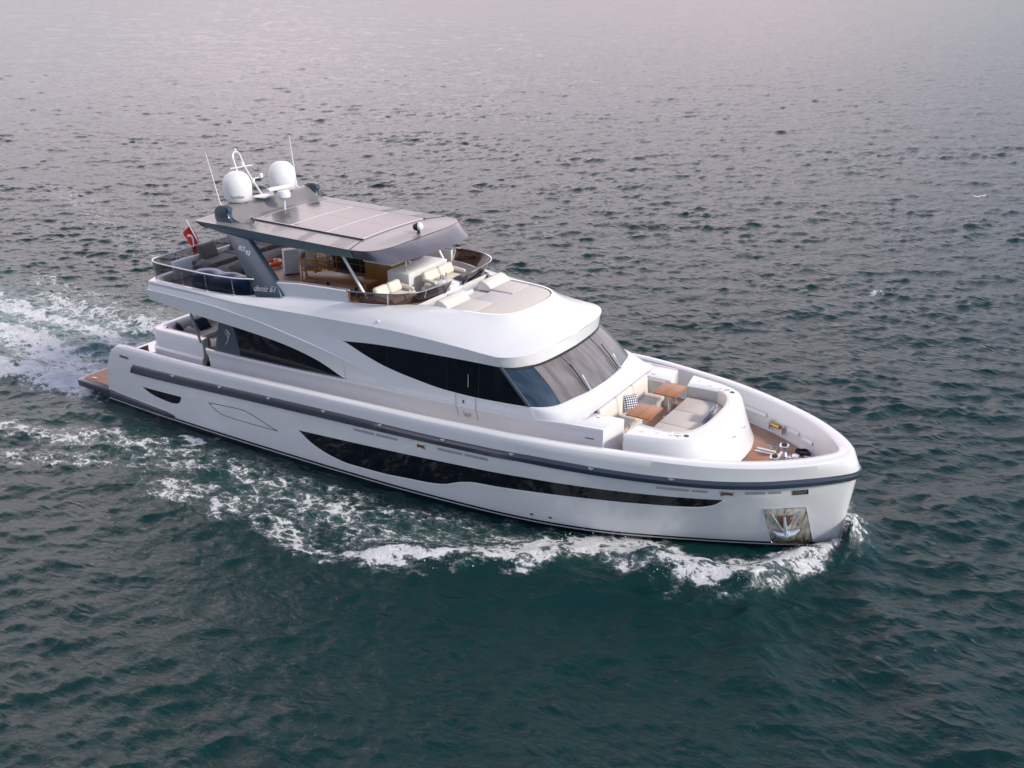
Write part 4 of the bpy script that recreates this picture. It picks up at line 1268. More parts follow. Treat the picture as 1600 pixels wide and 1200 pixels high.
# forward sun pad on the roof
def pad(poly, z0, z1, name='sun_pad_cushion', m=BEIGE):
    return obj(name, MB().ring_slab(poly, z0, z1, 0.03), m, fly)
R_in = ins2[:, :2]
def edge_y(x):
    sel = R_in[:, 0] > 15.3
    return np.interp(x, R_in[sel][:, 0], -R_in[sel][:, 1]) - 0.05
xe = [15.75, 16.2, 16.6, 16.95]
for sg in (-1, 1):
    po = [(x, sg * edge_y(x)) for x in (15.85, 16.3, 16.7)] + [(16.7, sg * 0.56), (15.85, sg * 0.56)]
    pad(po, 5.25, 5.40)
xs_ = [16.73, 17.0, 17.3, 17.55, 17.75]
po = [(x, -edge_y(x)) for x in xs_] + [(17.86, -0.3), (17.86, 0.3)] + [(x, edge_y(x)) for x in xs_[::-1]]
pad(po, 5.25, 5.40)
pad([(15.95, -0.53), (16.7, -0.53), (16.7, 0.53), (15.95, 0.53)], 5.25, 5.37, m=CREAMF)
for sg in (-1, 1):
    ym, hw = sg * 1.17, 0.60
    prof = [(15.38, 5.30), (15.40, 5.48), (15.46, 5.57), (15.56, 5.60), (15.70, 5.56), (15.84, 5.47), (15.90, 5.40), (15.90, 5.30)]
    b = MB().prism([(x, ym - hw, z) for x, z in prof], (0, 2 * hw, 0), 0.025)
    obj('head_rest', b, CREAM, fly, smooth=50)

# helm, console, seats, dash cover
con = obj('helm_console', MB().box((12.95, 0.80, 5.24), (0.86, 2.15, 0.92), bev=0.03), GEL, Y)
obj('console_lid', MB().box((12.95, 0.80, 5.705), (0.80, 2.0, 0.02), bev=0.008), GELM, con)
obj('console_vent', MB().box((12.9, -0.285, 5.30), (0.14, 0.02, 0.10), bev=0.005), DARKF, con)
tap = MB().tube([(13.1, -0.05, 5.70), (13.1, -0.05, 6.0), (13.15, -0.05, 6.06), (13.25, -0.02, 6.05), (13.28, 0.0, 5.95)], 0.025, 8)
obj('lamp_arm', tap, CHROME, con)
wood = obj('wooden_cabinet', MB().box((11.95, 0.85, 5.28), (1.1, 1.7, 1.0), bev=0.02), teak_mat('golden_veneer', (0.36, 0.17, 0.035), (0.24, 0.11, 0.022), 0.16, rough=0.3), Y)
obj('cabinet_top', MB().box((11.95, 0.85, 5.80), (1.16, 1.78, 0.04), bev=0.01), GELM, wood)
bar = obj('bar_counter', MB().box((9.9, 1.95, 5.15), (2.6, 0.7, 0.76), bev=0.02), DARKIN, Y)
obj('counter_top', MB().box((9.9, 1.95, 5.55), (2.7, 0.8, 0.04), bev=0.01), GREYP, bar)
b = MB()
for x in (8.7, 9.3, 9.9, 10.5, 11.1):
    b.tube([(x, 1.58, 4.80), (x, 1.58, 5.50)], 0.012, 6)
b.tube([(8.62, 1.57, 5.42), (11.18, 1.57, 5.42)], 0.014, 6)
b.tube([(8.62, 1.57, 5.05), (11.18, 1.57, 5.05)], 0.014, 6)
obj('counter_frame', b, CHROME, bar)
def helm_seat(x, y, w):
    s = obj('helm_seat', MB().box((x + 0.15, y, FZ + 0.22), (0.6, w * 0.9, 0.44), bev=0.03), GEL, Y)
    n = 2
    for k in range(n):
        yy = y + (k - 0.5) * w / n
        obj('seat_cushion', MB().box((x + 0.30, yy, 5.30), (0.62, w / n - 0.03, 0.18), bev=0.07, seg=3), CREAM, s)
        obj('seat_bolster', MB().tube([(x + 0.60, yy - w / n / 2 + 0.04, 5.36), (x + 0.60, yy + w / n / 2 - 0.04, 5.36)], 0.095, 12), CREAM, s)
        obj('back_cushion', MB().box((x + 0.02, yy, 5.56), (0.20, w / n - 0.03, 0.36), rot=(0, -0.42, 0), bev=0.085, seg=3), CREAM, s)
    for sg in (-1, 1):
        obj('armrest', MB().box((x + 0.28, y + sg * (w / 2 + 0.03), 5.50), (0.52, 0.10, 0.12), rot=(0, 0.12, 0), bev=0.045, seg=3), CREAM, s)
    return s
helm_seat(13.45, -1.50, 1.25)
helm_seat(13.72, 0.80, 1.60)
d = obj('dash_cover', MB().prism([(14.25, 0.75, FZ), (14.86, 0.75, FZ), (14.86, 0.75, 5.42), (14.68, 0.75, 5.62), (14.42, 0.75, 5.52), (14.25, 0.75, 5.30)], (0, 1.15, 0), 0.03), DASH, Y)
st_ = D.objects.new('steering_wheel', None); COL.objects.link(st_); st_.parent = Y
st_.location = (14.10, 0.55, 5.50); st_.rotation_euler = (0, R(-55), 0)
ring = [(0.0, 0.19 * math.cos(q), 0.19 * math.sin(q)) for q in np.linspace(0, 2*math.pi, 28, endpoint=False)]
ring = [(0.19 * math.cos(q), 0.19 * math.sin(q), 0) for q in np.linspace(0, 2*math.pi, 28, endpoint=False)]
obj('wheel_rim', MB().tube(ring, 0.02, 8, closed=True), CHROME, st_)
b = MB()
for q in (0.3, 2.4, 4.5):
    b.tube([(0, 0, -0.02), (0.18 * math.cos(q), 0.18 * math.sin(q), 0)], 0.013, 6)
b.tube([(0, 0, 0.01), (0, 0, -0.25)], 0.03, 8)
obj('wheel_spokes', b, CHROME, st_)
obj('helm_pod', MB().box((14.45, 0.3, 5.15), (0.7, 0.7, 0.66), bev=0.05), GEL, Y)
obj('companion_step', MB().box((15.1, 0.05, 5.18), (0.42, 0.9, 0.32), bev=0.03), GEL, Y)
# dining table
dt = D.objects.new('dining_table', None); COL.objects.link(dt); dt.parent = Y; dt.location = (11.4, -1.22, FZ)
obj('table_top', MB().ring_slab(rounded_poly([(-1.05, -0.46), (1.1, -0.46), (1.1, 0.46), (-1.05, 0.46)], 0.05), 0.70, 0.745, 0.01), TEAKB, dt)
b = MB()
for x in (-0.55, 0.6):
    b.lathe([(0.10, 0.70), (0.05, 0.66), (0.05, 0.04), (0.2, 0.03), (0.21, 0)], (x, 0, 0), 14)
obj('pedestal', b, DARKIN, dt)
bn = obj('bench_seat', MB().box((11.9, -2.25, FZ + 0.2), (1.9, 0.5, 0.4), bev=0.02), GEL, Y)
for x in (11.3, 12.0, 12.6):
    obj('bench_cushion', MB().box((x, -2.25, FZ + 0.46), (0.6, 0.5, 0.14), bev=0.05, seg=3), TAN, bn)
# after lounge on the flybridge
sb = MB()
sb.box((5.45, 0.6, FZ + 0.16), (0.95, 4.4, 0.32), bev=0.02).box((5.04, 0.2, FZ + 0.32), (0.14, 5.2, 0.64), bev=0.03)
sb.box((7.1, 2.55, FZ + 0.16), (2.4, 0.9, 0.32), bev=0.02)
lounge = obj('after_lounge', sb, GEL, Y)
for y in (-0.9, 0.55, 2.0):
    obj('seat_cushion', MB().box((5.52, y, FZ + 0.41), (0.92, 1.42, 0.18), bev=0.05, seg=3), BROWNF, lounge)
for x in (6.55, 7.75):
    obj('seat_cushion', MB().box((x, 2.5, FZ + 0.41), (1.17, 0.86, 0.18), bev=0.05, seg=3), BROWNF, lounge)
obj('low_table', MB().box((7.2, -0.98, FZ + 0.30), (0.8, 0.8, 0.05), bev=0.01).box((7.2, -0.98, FZ + 0.14), (0.3, 0.4, 0.32)), TEAKD, lounge)

# ensign
es = obj('ensign_staff', MB().tube([(4.64, -0.45, 5.0), (4.40, -0.45, 5.35), (3.75, -0.45, 6.31)], 0.022, 8), STEELW, Y)
def flag_point(u, v):
    # u along the staff from the truck down, v away from the staff; the cloth hangs in folds
    p = Vector((3.80, -0.45, 6.22)).lerp(Vector((4.40, -0.45, 5.35)), u * 0.85)
    fold = 0.07 * math.sin(8 * v + 3 * u)
    return (p.x - 0.16 * v + fold, p.y - 0.06 * v + 0.10 * math.sin(7 * v + 1.0) * (0.3 + 0.7 * v), p.z - 0.72 * v * (0.9 + 0.1 * u))
g = np.array([[flag_point(u, v) for v in np.linspace(0, 1, 26)] for u in np.linspace(0, 1, 14)])
b = MB().grid(g)
g2 = g + np.array([0, -0.006, 0])
b.grid(g2[:, ::-1])
flag = obj('ensign', b, RED, es, smooth=180)
def flag_shape(pts):
    return [tuple(np.array(flag_point(u, v)) + [0.0, -0.016, 0]) for u, v in pts]
cres = []
for q in np.linspace(R(50), R(310), 18):
    cres.append((0.5 + 0.26 * math.sin(q), 0.40 + 0.19 * math.cos(q)))
for q in np.linspace(R(300), R(60), 14):
    cres.append((0.5 + 0.21 * math.sin(q), 0.44 + 0.15 * math.cos(q)))
n = 18
mo = MB()
for i in range(13):
    a0 = flag_shape([cres[i + 1], cres[i + 2], cres[min(31, 31 - i)], cres[min(31, 32 - i) if i else 31]])
    mo.add(a0, [(0, 1, 2, 3)])
stp = []
for k in range(10):
    q = 2 * math.pi * k / 10; r_ = 1.0 if k % 2 == 0 else 0.40
    stp.append((0.5 + 0.11 * r_ * math.sin(q), 0.66 + 0.08 * r_ * math.cos(q)))
mo.add(flag_shape([(0.5, 0.66)] + stp), [(0, 1 + k, 1 + (k + 1) % 10) for k in range(10)])
obj('crescent_and_star', mo, WHITETXT, es)

# ---- hardtop
HT = thing('x', 'x', 'x') if False else None
star = [(6.45, -2.50, 7.03), (7.7, -2.52, 7.035), (9.7, -2.52, 7.0), (11.5, -2.52, 6.965), (12.95, -2.52, 6.94), (13.40, -2.40, 6.93), (13.68, -2.08, 6.93), (13.80, -1.5, 6.935), (13.84, -0.75, 6.945), (13.85, 0, 6.95)]
lowv = [(6.60, -2.44, 6.95), (7.7, -2.44, 6.74), (9.7, -2.44, 6.67), (11.5, -2.44, 6.665), (12.98, -2.40, 6.655), (13.75, -2.22, 6.62), (14.18, -1.92, 6.60), (14.40, -1.35, 6.60), (14.50, -0.7, 6.61), (14.52, 0, 6.615)]
def dense(P):
    a = smooth_line(P[:5], 30); c = smooth_line(P[4:], 30)
    return np.concatenate([a, c[1:]])
S_, V_ = dense(star), dense(lowv)
def crown(y):
    return 0.09 * (1 - (np.abs(y) / 2.52) ** 2)
rowsT = []
for t in np.linspace(0, 1, 8):
    P = S_.copy(); P[:, 1] *= (1 - t)
    P[:, 2] += crown(P[:, 1]) * np.clip((13.9 - S_[:, 0]) / 0.6, 0.15, 1)
    rowsT.append(P)
htop = obj('hardtop', MB().grid(np.stack(rowsT, 1), flip=False).mirrored(), GREYP, Y, smooth=60, recalc=True)
# side fascia and dark visor (split where the photo's seam is)
k0 = 30
fas = np.stack([S_[:k0], S_[:k0] * 0.15 + V_[:k0] * 0.85 + [0, -0.01, 0], V_[:k0], V_[:k0] + [0.0, 0.16, 0.02]], 1)
obj('side_fascia', MB().grid(fas, flip=True).mirrored(), mat('teal_grey_fascia_paint', (0.13, 0.18, 0.215), 0.3, metal=0.2, coat=0.4, var=0.06), htop, smooth=30, recalc=True)
vis = np.stack([S_[k0-1:], S_[k0-1:] * 0.7 + V_[k0-1:] * 0.3 + [0.02, 0, 0.03], S_[k0-1:] * 0.3 + V_[k0-1:] * 0.7 + [0.015, 0, 0.02], V_[k0-1:], V_[k0-1:] * [0.985, 0.94, 1] + [0, 0, 0.02]], 1)
obj('visor', MB().grid(vis, flip=True).mirrored(), GREYD, htop, smooth=50, recalc=True)
und = []
for t in np.linspace(0, 1, 4):
    P = V_.copy(); P[:, 0] = 6.6 + (P[:, 0] - 6.6) * 0.985; P[:, 1] *= (1 - t) * 0.94; P[:, 2] += 0.02 + 0.04 * t
    P[:, 2] = np.minimum(P[:, 2], 6.80)
    und.append(P)
obj('underside', MB().grid(np.stack(und, 1)).mirrored(), GELM, htop, recalc=True)
b = MB().add([(6.45, -2.5, 7.03), (6.45, 2.5, 7.03), (6.60, 2.3, 6.80), (6.60, -2.3, 6.80)], [(0, 1, 2, 3)])
obj('after_edge', b, LEGP, htop)
def top_z(x, y):
    zs = np.interp(x, S_[:k0, 0], S_[:k0, 2])
    return zs + crown(y)
PFRAME = mat('pale_mauve_aluminium', (0.64, 0.59, 0.59), 0.4)
# solar panels: three rows of two, in light frames on dark rails
def on_top(x0, x1, y0, y1, h, m, name, parent, nx=4, ny=6):
    X = np.linspace(x0, x1, nx); Yy = np.linspace(y0, y1, ny)
    up = np.array([[(x, y, top_z(x, y) + h) for y in Yy] for x in X])
    b = MB().grid(up)
    rimp = np.concatenate([up[:, 0], up[-1, 1:], up[::-1, -1][1:], up[0, ::-1][1:-1]], 0)
    lo_ = rimp.copy(); lo_[:, 2] -= 0.035
    b.grid(np.stack([rimp, lo_], 1), cu=True, flip=True)
    return obj(name, b, m, parent, recalc=True)
px = [8.32, 9.72, 9.82, 11.2, 11.3, 12.62]
for k in range(3):
    f = on_top(px[2*k] - 0.045, px[2*k+1] + 0.045, -1.58, 1.58, 0.045, PFRAME, 'solar_panel', htop)
    for y0, y1 in ((-1.53, -0.018), (0.018, 1.53)):
        on_top(px[2*k], px[2*k+1], y0, y1, 0.048, SOLAR, 'solar_cells', f)
b = MB()
for sg in (-1, 1):
    b.tube([(x, sg * 1.60, top_z(x, 1.6) + 0.03) for x in np.linspace(8.25, 12.72, 12)], 0.022, 6)
obj('panel_rail', b, SLATE, htop)
# seam and slats ahead of the panels, starboard and port
b = MB()
for sg in (-1, 1):
    b.tube([(12.68, sg * 1.62, top_z(12.68, 1.62) + 0.004), (12.90, sg * 2.48, top_z(12.9, 2.48) + 0.004)], 0.018, 5)
obj('roof_seam', b, SLATE, htop)
for sg in (-1, 1):
    b = MB()
    for x in (10.7, 10.78, 10.86, 10.94, 12.0, 12.12, 12.24, 12.36, 12.48):
        b.add([(x, sg * 1.75, top_z(x, 1.75) + 0.005), (x + 0.05, sg * 1.75, top_z(x + 0.05, 1.75) + 0.005), (x + 0.16, sg * 2.46, top_z(x + 0.16, 2.46) + 0.005), (x + 0.11, sg * 2.46, top_z(x + 0.11, 2.46) + 0.005)], [(0, 1, 2, 3)])
    obj('roof_slat', b, mat('mauve_slat', (0.20, 0.175, 0.18), 0.4), htop)
# searchlight
sl = obj('searchlight', MB().lathe([(0.0, 0.02), (0.06, 0.02), (0.07, 0.0)], (13.62, 0, 7.0), 16).tube([(13.62, 0, 7.0), (13.62, 0, 7.1)], 0.04, 8), BLACK, htop)
obj('lamp_head', MB().lathe([(0.0, -0.14), (0.09, -0.12), (0.13, -0.02), (0.13, 0.06)], (13.60, -0.02, 7.20), 20, rot=(0, R(80), R(10))), BLACK, sl)
obj('lamp_shell', MB().lathe([(0.13, 0.06), (0.12, 0.13), (0.06, 0.18), (0.0, 0.19)], (13.60, -0.02, 7.20), 20, rot=(0, R(80), R(10))), WHITEP, sl)
# side legs with lettering
def text_mesh(body, size, shear=0.0, spacing=1.0, bold=0.0):
    c = D.curves.new('t', 'FONT'); c.body = body; c.size = size; c.shear = shear; c.space_character = spacing
    c.align_x, c.align_y = 'CENTER', 'CENTER'; c.extrude = 0.002; c.offset = bold
    o = D.objects.new('t', c); COL.objects.link(o)
    dg = bpy.context.evaluated_depsgraph_get(); dg.update()
    me = D.meshes.new_from_object(o.evaluated_get(dg))
    v = [tuple(p.co) for p in me.vertices]; f = [list(p.vertices) for p in me.polygons]
    D.objects.remove(o); D.curves.remove(c); D.meshes.remove(me)
    m = MB(); m.add(v, f)
    return m
legp = [(7.90, 6.80), (8.88, 6.72), (10.17, 5.66), (10.50, 5.21), (9.47, 5.06)]
def leg_y(z):
    return 2.57 + (6.75 - z) / 1.75 * 0.50
for side in (-1, 1):
    P = [(x, side * leg_y(z), z) for x, z in legp]
    b = MB().prism(P, (0.0, -side * 0.20, 0.0), 0.02)
    leg = obj('hardtop_leg', b, LEGP, Y, smooth=25)
    tilt_ = math.atan2(0.50, 1.75)
    def place(m, x, z, rotx=0.0, spin=0.0):
        if side < 0:
            M = Matrix.Translation((x, -leg_y(z) - 0.006, z)) @ Euler((R(90) - tilt_, 0, 0)).to_matrix().to_4x4() @ Euler((0, 0, spin)).to_matrix().to_4x4()
        else:
            M = Matrix.Translation((x, leg_y(z) + 0.006, z)) @ Euler((R(90) - tilt_, 0, R(180))).to_matrix().to_4x4() @ Euler((0, 0, spin)).to_matrix().to_4x4()
        return m.xform(M)
    obj('model_lettering', place(text_mesh('FLY', 0.19, 0.0, bold=0.008), 8.66, 6.43), WHITETXT, leg)
    obj('model_lettering', place(text_mesh('93', 0.20, 0.0, bold=0.008), 8.93, 6.33), WHITETXT, leg)
    obj('name_lettering', place(text_mesh('deniz 61', 0.27, 0.35), 9.78, 5.36, spin=R(5)), SILVTXT, leg)

# emblem on the after panel: a small sea-horse like scroll
for side in (-1, 1):
    b = MB()
    def e3(x, z):
        return (x, side * (float(yl(x)) - 0.045 - 0.05 * (z - 2.9) + 0.012 + 0.0), z)
    yo = lambda x, z: side * (float(yl(7.24)) - 0.05 + (0.06) * ((z - 2.9)) * 0 + 0.02)
    pts = [(7.86, 3.66), (7.95, 3.71), (8.04, 3.66), (8.08, 3.55), (8.02, 3.44), (7.97, 3.34), (7.92, 3.25), (7.84, 3.18), (7.76, 3.16)]
    def panel_y(x, z):
        zt_ = np.interp(x, [7.24, 7.62, 8.45], [2.90, 3.96, 4.02]); zl_ = float(LEDz(x))
        t = (z - zl_) / max(zt_ - zl_, 1e-3)
        y0 = float(yl(x)) - 0.05; y1 = float(yl(x)) - 0.10 + 0.1 * (x - 7.2)
        return side * (y0 + (y1 - y0) * t + 0.008)
    for c, r_ in ((pts, [0.008, 0.02, 0.028, 0.022, 0.026, 0.022, 0.018, 0.012, 0.006]), ([(7.95, 3.71), (7.99, 3.60), (7.95, 3.50), (8.0, 3.42)], [0.008, 0.016, 0.02, 0.01]), ([(7.83, 3.62), (7.90, 3.58), (7.90, 3.52)], [0.006, 0.012, 0.008])):
        b.tube([(x, panel_y(x, z), z) for x, z in c], [q * 0.9 for q in r_], 5)
    obj('scroll_emblem', b, SILVTXT, house)
# red cushion ends seen under the overhang
obj('red_cushion', MB().box((6.9, -1.9, 3.2), (0.5, 0.3, 0.1), bev=0.03), RED, cock)

# ---- mast fairing, domes, radar, aerials
prof = [(6.72, 7.05), (6.70, 7.30), (6.76, 7.42), (6.95, 7.46), (7.28, 7.45), (7.42, 7.40), (7.60, 7.27), (7.85, 7.13), (8.12, 7.06)]
rowsM = []
for y, sx, dz, dx in ((-2.08, 1, 0.02, 0.04), (-1.95, 1, 0.01, 0.02), (-1.8, 1, 0, 0), (-0.9, 1, 0.0, -0.03), (0, 1, 0.0, -0.05)):
    x_min = 7.16 if y < -1.9 else (7.0 if y < -1.5 else 0)
    rowsM.append([(max(x_min, 7.4 + (x - 7.4) * sx + dx), y, max(7.0, z + dz * (z - 7.0) / 0.45)) for x, z in prof])
mb = MB().grid(patch(np.array(rowsM), 5, 4), flip=False)
mb.add(rowsM[0] + [(8.12, -2.08, 6.95), (7.16, -2.08, 6.95)], [tuple(range(len(prof) + 2))])
mb.mirrored()
mast = obj('mast_fairing', mb, GREYP, Y, smooth=50, recalc=True)
for side in (-1, 1):
    c_ = [(7.23, 6.98), (7.12, 7.12), (7.11, 7.36), (7.20, 7.49), (7.36, 7.58), (7.54, 7.60), (7.70, 7.55), (7.80, 7.44), (7.72, 7.40), (7.70, 7.30), (7.76, 7.18), (7.92, 7.03)]
    b = MB().prism([(x, side * 2.22, z) for x, z in c_], (0, -side * 0.20, 0), 0.02)
    obj('fairing_fin', b, LEGP, mast, smooth=30)
def dome(y):
    s = obj('satellite_dome', MB().lathe([(0.0, 0.0), (0.30, 0.0), (0.36, 0.03), (0.42, 0.10), (0.455, 0.20), (0.475, 0.36), (0.475, 0.52), (0.455, 0.66), (0.41, 0.78), (0.33, 0.89), (0.22, 0.965), (0.10, 0.995), (0.0, 1.0)], (7.08, y, 7.46), 40), WHITEP, mast, smooth=60)
    t = text_mesh('Intellian', 0.135, 0.0)
    # wrap the lettering round the dome, facing forward and to starboard
    r_ = 0.462
    v = []
    for x, yy, z in t.v:
        a = R(-46) + x / r_
        zz = 7.46 + 0.235 + yy
        rr = r_ + 0.012 + z + 0.03 * (yy / 0.3)
        v.append((7.08 + rr * math.cos(a), y + rr * math.sin(a), zz))
    t.v = v
    obj('maker_lettering', t, GREYTXT, s, smooth=180)
    obj('dome_base', MB().lathe([(0.0, 0.06), (0.28, 0.06), (0.30, 0.0)], (7.08, y, 7.41), 24), GREYD, s)
dome(-1.07); dome(1.07)
rd = obj('radar_scanner', MB().lathe([(0.0, 0.30), (0.12, 0.30), (0.20, 0.26), (0.235, 0.16), (0.22, 0.06), (0.14, 0.0), (0.0, 0.0)], (8.10, 0, 7.47), 24), WHITEP, mast)
obj('radar_pole', MB().lathe([(0.035, 0.42), (0.035, 0.06), (0.10, 0.03), (0.12, 0.0)], (8.10, 0, 7.07), 14), STEELW, rd)
obj('radar_bar', MB().box((8.10, -0.14, 7.86), (0.16, 1.05, 0.13), rot=(0, 0, R(-8)), bev=0.045, seg=3), WHITEP, rd)
t = text_mesh('FURUNO', 0.085).xform(Matrix.Translation((8.19, 0.10, 7.86)) @ Euler((R(90), 0, R(82))).to_matrix().to_4x4())
obj('maker_lettering', t, GREYTXT, rd)
for sg in (-1, 1):
    w = obj('whip_aerial', MB().tube([(7.06, sg * 1.80, 7.42), (7.0, sg * 1.84, 7.6), (6.72, sg * 1.96, 9.18)], [0.024, 0.022, 0.012], 8), STEELW, mast)
    obj('aerial_foot', MB().lathe([(0, 0.10), (0.05, 0.10), (0.06, 0.03), (0.10, 0.0)], (7.07, sg * 1.80, 7.36), 12), STEELW, w)
b = MB()
lft = [(7.0, -0.70, 7.46), (6.80, -0.68, 8.2), (6.66, -0.72, 8.75), (6.60, -0.66, 8.93), (6.58, -0.52, 8.98), (6.60, -0.40, 8.92)]
rgt = [(6.60, -0.40, 8.92), (6.70, -0.30, 8.5), (6.84, -0.15, 8.05), (7.02, 0.10, 7.46)]
b.tube(smooth_line(lft + rgt[1:], 24), 0.030, 8)
b.tube([(6.76, -1.0, 8.50), (6.76, 0.02, 8.46)], 0.022, 6)
b.tube([(6.84, -0.18, 8.02), (6.98, 0.12, 8.06)], 0.020, 6)
lm = obj('light_mast', b, STEELW, mast)
b = MB()
for c, s_ in (((6.58, -0.52, 9.03), 0.05), ((6.76, -0.42, 8.56), 0.07), ((6.86, -0.12, 7.98), 0.075), ((7.0, 0.14, 8.12), 0.075)):
    b.lathe([(0, s_), (s_ * 0.8, s_ * 0.8), (s_, 0), (s_ * 0.8, -s_), (0, -s_)], c, 12)
obj('navigation_lamp', b, WHITEP, lm)
b = MB()
b.box((7.3, -0.15, 7.50), (0.5, 0.6, 0.03), rot=(0, 0, 0.2), bev=0.01)
for c in ((7.25, 0.28, 7.62), (7.2, 0.42, 7.60)):
    b.tube([(c[0], c[1], 7.45), c], 0.02, 6); b.lathe([(0, 0.07), (0.05, 0.05), (0.055, -0.03), (0, -0.05)], c, 12)
obj('gps_aerial', b, WHITEP, mast)
b = MB().lathe([(0.09, 0.24), (0.05, 0.1), (0.03, 0.0)], (8.35, -1.9, 7.12), 14, rot=(0, R(75), R(-30)))
b.tube([(8.3, -1.9, 7.05), (8.36, -1.9, 7.12)], 0.03, 6)
obj('air_horn', b, CHROME, htop)

# ------------------------------------------------------------------ loose things on board
def pillow_mesh(w, h, t, n=14):
    g1_, g2_ = [], []
    for i in range(n + 1):
        r1, r2 = [], []
        for j in range(n + 1):
            u, v = i / n * 2 - 1, j / n * 2 - 1
            e = max(0.0, (1 - u ** 4) * (1 - v ** 4)) ** 0.55
            k = 1 - 0.07 * (1 - abs(u)) * 0 - 0.06 * (v * v * (1 - u * u) * 0 + (1 - u*u) * abs(v) ** 3 + 0)
            x = u * w / 2 * (1 - 0.07 * (1 - v * v)); y = v * h / 2 * (1 - 0.07 * (1 - u * u))
            z = t / 2 * e
            r1.append((x, y, z)); r2.append((x, y, -z))
        g1_.append(r1); g2_.append(r2)
    return MB().grid(np.array(g1_)).grid(np.array(g2_), flip=True)
def pillow(name, label, m, loc, rot, w=0.5, h=0.5, t=0.18, group=None):
    o = obj(name, pillow_mesh(w, h, t), m, None, smooth=180, recalc=True)
    o.location, o.rotation_euler = loc, rot
    tag(o, label, 'pillow', group)
    return o
GP = 'scatter cushions lying about the yacht'
pillow('patterned_pillow', 'white pillow with dark lattice pattern leaning on the cream backrest near the windscreen', LATTICE, (21.08, -0.05, 2.92), (R(0), R(62), R(-38)), 0.48, 0.48, group=GP)
pillow('patterned_pillow', 'dark and white patterned pillow propped inside the rounded front of the foredeck sun pad', LATTICE, (23.40, 0.25, 2.96), (R(0), R(-58), R(8)), 0.56, 0.56, group=GP)
pillow('patterned_pillow', 'lattice patterned pillow flat on the seat of the stern cockpit sofa', LATTICE, (4.55, -1.55, 2.56), (R(8), R(28), R(20)), group=GP)
pillow('navy_pillow', 'dark navy pillow with white band in the corner of the stern cockpit sofa', NAVYF, (4.25, -1.75, 2.70), (R(-18), R(62), R(35)), group=GP)
pillow('navy_pillow', 'plain navy pillow lying behind the banded one on the stern sofa', NAVYF, (4.33, -0.75, 2.62), (R(5), R(50), R(-5)), group=GP)
pillow('back_cushion', 'big square taupe cushion under the ensign on the flybridge lounge', BROWNF, (5.22, -0.95, 5.50), (R(0), R(72), R(6)), 0.62, 0.95, 0.24, GP)
pillow('back_cushion', 'taupe cushion partly behind the hardtop leg on the flybridge lounge', BROWNF, (5.20, 0.45, 5.48), (R(0), R(74), R(-8)), 0.58, 0.62, 0.22, GP)
pillow('back_cushion', 'charcoal cushion slumped at the after end of the blue cover', DARKF, (6.0, -1.9, 5.28), (R(6), R(20), R(25)), 0.55, 0.8, 0.22, GP)
pillow('back_cushion', 'charcoal cushion lying against the blue cover near the hardtop leg', DARKF, (7.55, -1.75, 5.42), (R(20), R(6), R(-10)), 0.85, 0.5, 0.24, GP)
# blue covered bundle along the starboard guard rail
rowsB = []
for t in np.linspace(0, 1, 26):
    x = 6.42 + 2.75 * t
    e = min(1.0, math.sqrt(max(0, 1 - (1 - t / 0.16) ** 2)) if t < 0.16 else 1.0) * (1.0 if t < 0.8 else 1 - 0.55 * ((t - 0.8) / 0.2) ** 1.5)
    e = max(e, 0.03)
    ring = []
    for q in np.linspace(0, 2*math.pi, 20, endpoint=False):
        c, s_ = math.cos(q), math.sin(q)
        w_ = 0.36 * e * (abs(c) ** 0.75) * (1 if c > 0 else -1)
        h_ = 0.38 * e * (abs(s_) ** 0.7) * (1 if s_ > 0 else -1)
        ring.append((x, -2.74 + w_ + 0.02 * math.sin(5 * x + 3 * q), FZ + 0.40 + h_ + 0.02 * math.sin(7 * x + q)))
    rowsB.append(ring)
b = MB().grid(np.array(rowsB), cv=True, flip=True)
b.add(rowsB[0], [tuple(range(20))]); b.add(rowsB[-1], [tuple(range(20))])
tag(obj('covered_bundle', b, NAVY, None, smooth=70, recalc=True), 'long bundle under a shiny dark blue cover along the flybridge guard rail', 'covered bundle')
# life ring
lr = thing('life_ring', 'orange life ring with white bands lying on the flybridge deck', 'life ring', (6.72, 0.62, 4.90), (R(4), R(-4), 0))
ringp = [(0.27 * math.cos(q), 0.27 * math.sin(q), 0) for q in np.linspace(0, 2*math.pi, 40, endpoint=False)]
obj('ring', MB().tube(ringp, 0.085, 12, closed=True), ORANGE, lr, smooth=60)
for q0 in (0.3, 0.3 + math.pi / 2, 0.3 + math.pi, 0.3 + 1.5 * math.pi):
    arc = [(0.27 * math.cos(q), 0.27 * math.sin(q), 0) for q in np.linspace(q0, q0 + 0.26, 6)]
    obj('band', MB().tube(arc, 0.090, 12), WHITEP, lr, smooth=60)
# mooring lines left on the foredeck
ROPE = mat('dark_braided_rope', (0.035, 0.037, 0.055), 0.9, bump=0.6, bscale=120)
def coil(c, r0, turns, label, m):
    rg = random.Random(len(label))
    pts = []
    for k in range(int(turns * 26)):
        q = 2 * math.pi * k / 26
        r_ = r0 * (1 - 0.10 * (k / 26) / turns) + 0.02 * math.sin(3 * q + k * 0.05)
        pts.append((c[0] + 1.25 * r_ * math.cos(q), c[1] + r_ * math.sin(q), c[2] + 0.018 + 0.022 * (k / 26) + 0.006 * math.sin(5 * q)))
    pts += [(c[0] + 1.2 * r0 + 0.12 * t, c[1] - 0.25 * math.sin(1.4 * t), c[2] + 0.02) for t in (0.6, 1.4, 2.2, 3.0)]
    tag(obj('mooring_rope', MB().tube(pts, 0.016, 6), m, None, smooth=180), label, 'rope', 'mooring ropes on the foredeck')
coil((25.95, 0.95, 2.065), 0.16, 4, 'dark mooring rope coiled on the foredeck beside the port bulwark', ROPE)
